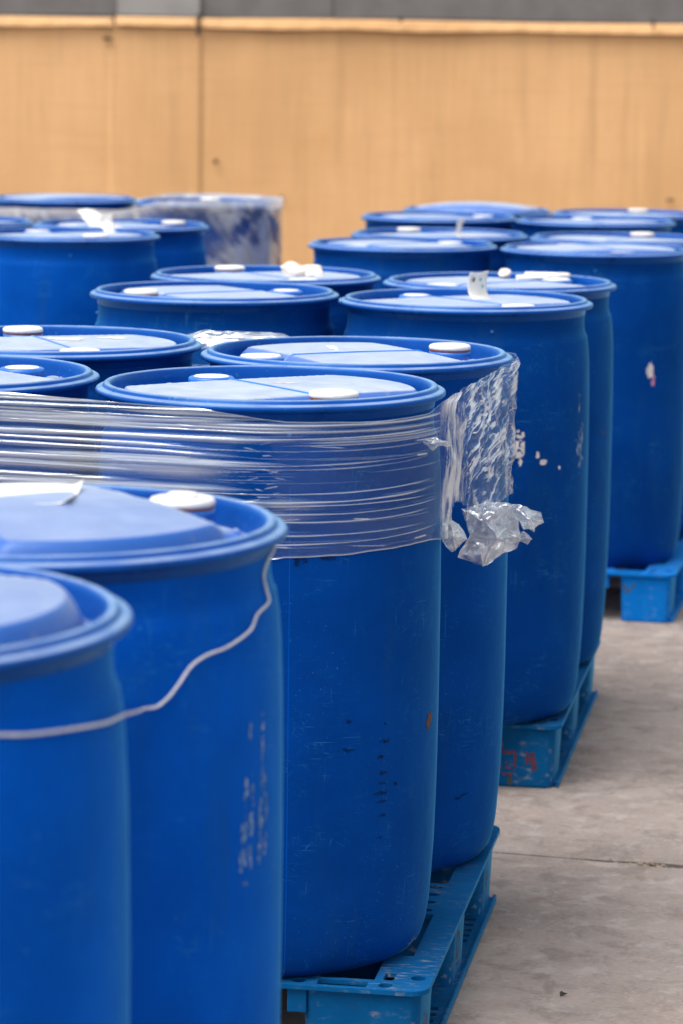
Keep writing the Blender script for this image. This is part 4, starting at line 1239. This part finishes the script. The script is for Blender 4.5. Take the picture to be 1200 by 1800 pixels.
# curled label on the middle drum: lies flat at one end, stands up at the other
p = sheet_thing('paper_label', 'curled white label with dark and teal print standing on a drum lid', 'label', lambda t: .074 - .050 * max(0, .50 - t), .132,
                lambda t: (.02 + .10 * math.sin(t * 9) if t < .46 else .05 + (t - .46) / .22 * 1.35 if t < .68 else 1.4 + .55 * (t - .68) / .32),
                (.372, 6.735, TOP - .0095), 52, M_PAPER, 8, 30, jag=.002)
def print_on(o, rows, t, u, s, mat, sd_):
    r = min(rows, key=lambda q: abs(q[0] - t)); a = r[3]
    rnd = random.Random(sd_)
    n = (math.sin(a), -math.cos(a))
    v = []
    for k in range(9):
        an = k * 2 * math.pi / 9; rr = s * rnd.uniform(.6, 1.2)
        dx, dl = rr * math.cos(an), rr * math.sin(an)
        v.append((u + dx, r[1] + math.cos(a) * dl + n[0] * -.0 - .0035 * math.sin(a), r[2] + math.sin(a) * dl + .0035 * math.cos(a)))
    link('print_mark', pymesh('print_mark', v, [list(range(9))], mat), None, o)
rows = list(ROWS)
print_on(p, rows, .86, -.020, .0060, M_PRINTD, 1); print_on(p, rows, .88, .008, .0040, M_PRINTT, 2); print_on(p, rows, .72, .018, .0045, M_PRINTT, 3)

def pouch(ext, seed, nplanes, parent, loc, mat, name, dmin=.5):
    rnd = np.random.RandomState(seed)
    TH, PHI = np.meshgrid(np.linspace(0, 2 * math.pi, 60), np.linspace(.02, math.pi - .02, 36))
    V = np.stack([np.sin(PHI) * np.cos(TH), np.sin(PHI) * np.sin(TH), np.cos(PHI)], -1)
    rr = np.full(V.shape[:2], 1.1)
    for k in range(nplanes):
        n_ = rnd.normal(size=3); n_ /= np.linalg.norm(n_)
        dt = V @ n_
        rr = np.minimum(rr, np.where(dt > .05, rnd.uniform(dmin, .98) / np.maximum(dt, .05), 9))
    rid = ridged(V[..., 0] * 2.3 + V[..., 2] + 5, V[..., 2] * 2.2 - V[..., 1] * 1.8 + 5, seed, 4)
    rr = rr * (1 + .30 * (rid - .5))
    V = fit_to(V * rr[..., None], ext)
    o = grid_mesh(name, V, rid * 0, mat, parent, None, True)
    o.location = loc
    return o
# torn paper roll on the drum behind
rl = empty('torn_paper', (.462, 7.44, TOP - .010), R(-6))
tag(rl, 'torn white paper roll with a loose strip lying on a drum lid', 'paper')
def spiral(x0, x1, r, name, mat, parent, loc, turns=1.7):
    n = 40; v, f = [], []
    for k in range(n + 1):
        a = turns * 2 * math.pi * k / n; rr = r * (1 - .35 * k / n)
        v += [(x0 + .003 * math.sin(a * 2), rr * math.cos(a), rr * math.sin(a) + r), (x1 + .004 * math.sin(a * 3), rr * math.cos(a), rr * math.sin(a) + r)]
    for k in range(n): f.append((2 * k, 2 * k + 1, 2 * k + 3, 2 * k + 2))
    o = link(name, pymesh(name, v, f, mat, True), None, parent); o.location = loc
    m = o.modifiers.new('thick', 'SOLIDIFY'); m.thickness = .0012
    return o
spiral(-.055, .055, .0105, 'roll', M_PAPER, rl, (.055, .02, 0))
spiral(-.035, .045, .0085, 'roll', M_PAPER, rl, (.015, -.045, 0)).rotation_euler = (0, 0, R(10))
def scrap(ext, seed, planes, parent, loc, mat, name, n=36, ruf=.003):
    V, cre = crumple(n, (.16, .16), planes, seed, ruffle=ruf)
    V = fit_to(rot_xyz(V, (seed * .7, seed * .3, seed)), ext)
    o = grid_mesh(name, V, cre, mat, parent, None, False)
    o.location = loc
    m = o.modifiers.new('thick', 'SOLIDIFY'); m.thickness = .0012
    return o
pouch((.034, .036, .026), 5, 14, rl, (-.052, .0, .018), M_RAG, 'crumpled_end')
# crumpled rag
rg = pouch((.072, .07, .044), 9, 18, None, (-.128, 7.42, TOP + .011), M_RAG, 'crumpled_rag')
tag(rg, 'crumpled off white cloth rag lying on a drum lid', 'rag')
pouch((.062, .06, .036), 14, 16, rg, (.046, .0, -.003), M_RAG, 'rag_fold')
# scraps further back
q = sheet_thing('torn_paper', 'torn white paper curled on the lid nearest the whitened film', 'paper', .085, .17,
                lambda t: (.02 + .1 * math.sin(t * 8) if t < .5 else .05 + (t - .5) / .2 * .85 if t < .7 else .9 - 1.2 * (t - .7)), (-.735, 9.50, TOP - .002), 50, M_PAPER, 6, 24, jag=.02, seed=4)
q = sheet_thing('torn_paper', 'small torn paper flap at the back of the lid at the left edge', 'paper', .055, .08, lambda t: .2 + 1.2 * t, (-.735, 9.30, TOP - .004), 40, M_PAPER, 5, 14, jag=.02, seed=6)
q = sheet_thing('torn_paper', 'narrow upright curl of white paper on a lid of the right back pallet', 'paper', .022, .075, lambda t: .1 + 1.9 * min(1, t * 2), (.375, 9.42, TOP - .014), 40, M_PAPER, 5, 16, jag=.015, seed=8)
q = scrap((.022, .020, .008), 3, 5, None, (-.02, 5.49, TOP - .004), M_PAPER, 'paper_scrap', 20)
tag(q, 'tiny white paper scrap on the lid seam of the drum with the film bag', 'paper')
# specks of litter on the concrete
lf = scrap((.014, .010, .006), 6, 4, None, (.405, 4.98, .004), M_BLACK, 'leaf_scrap', 14)
tag(lf, 'dark crumpled leaf scrap lying on the concrete beside the sharp pallet', 'leaf')
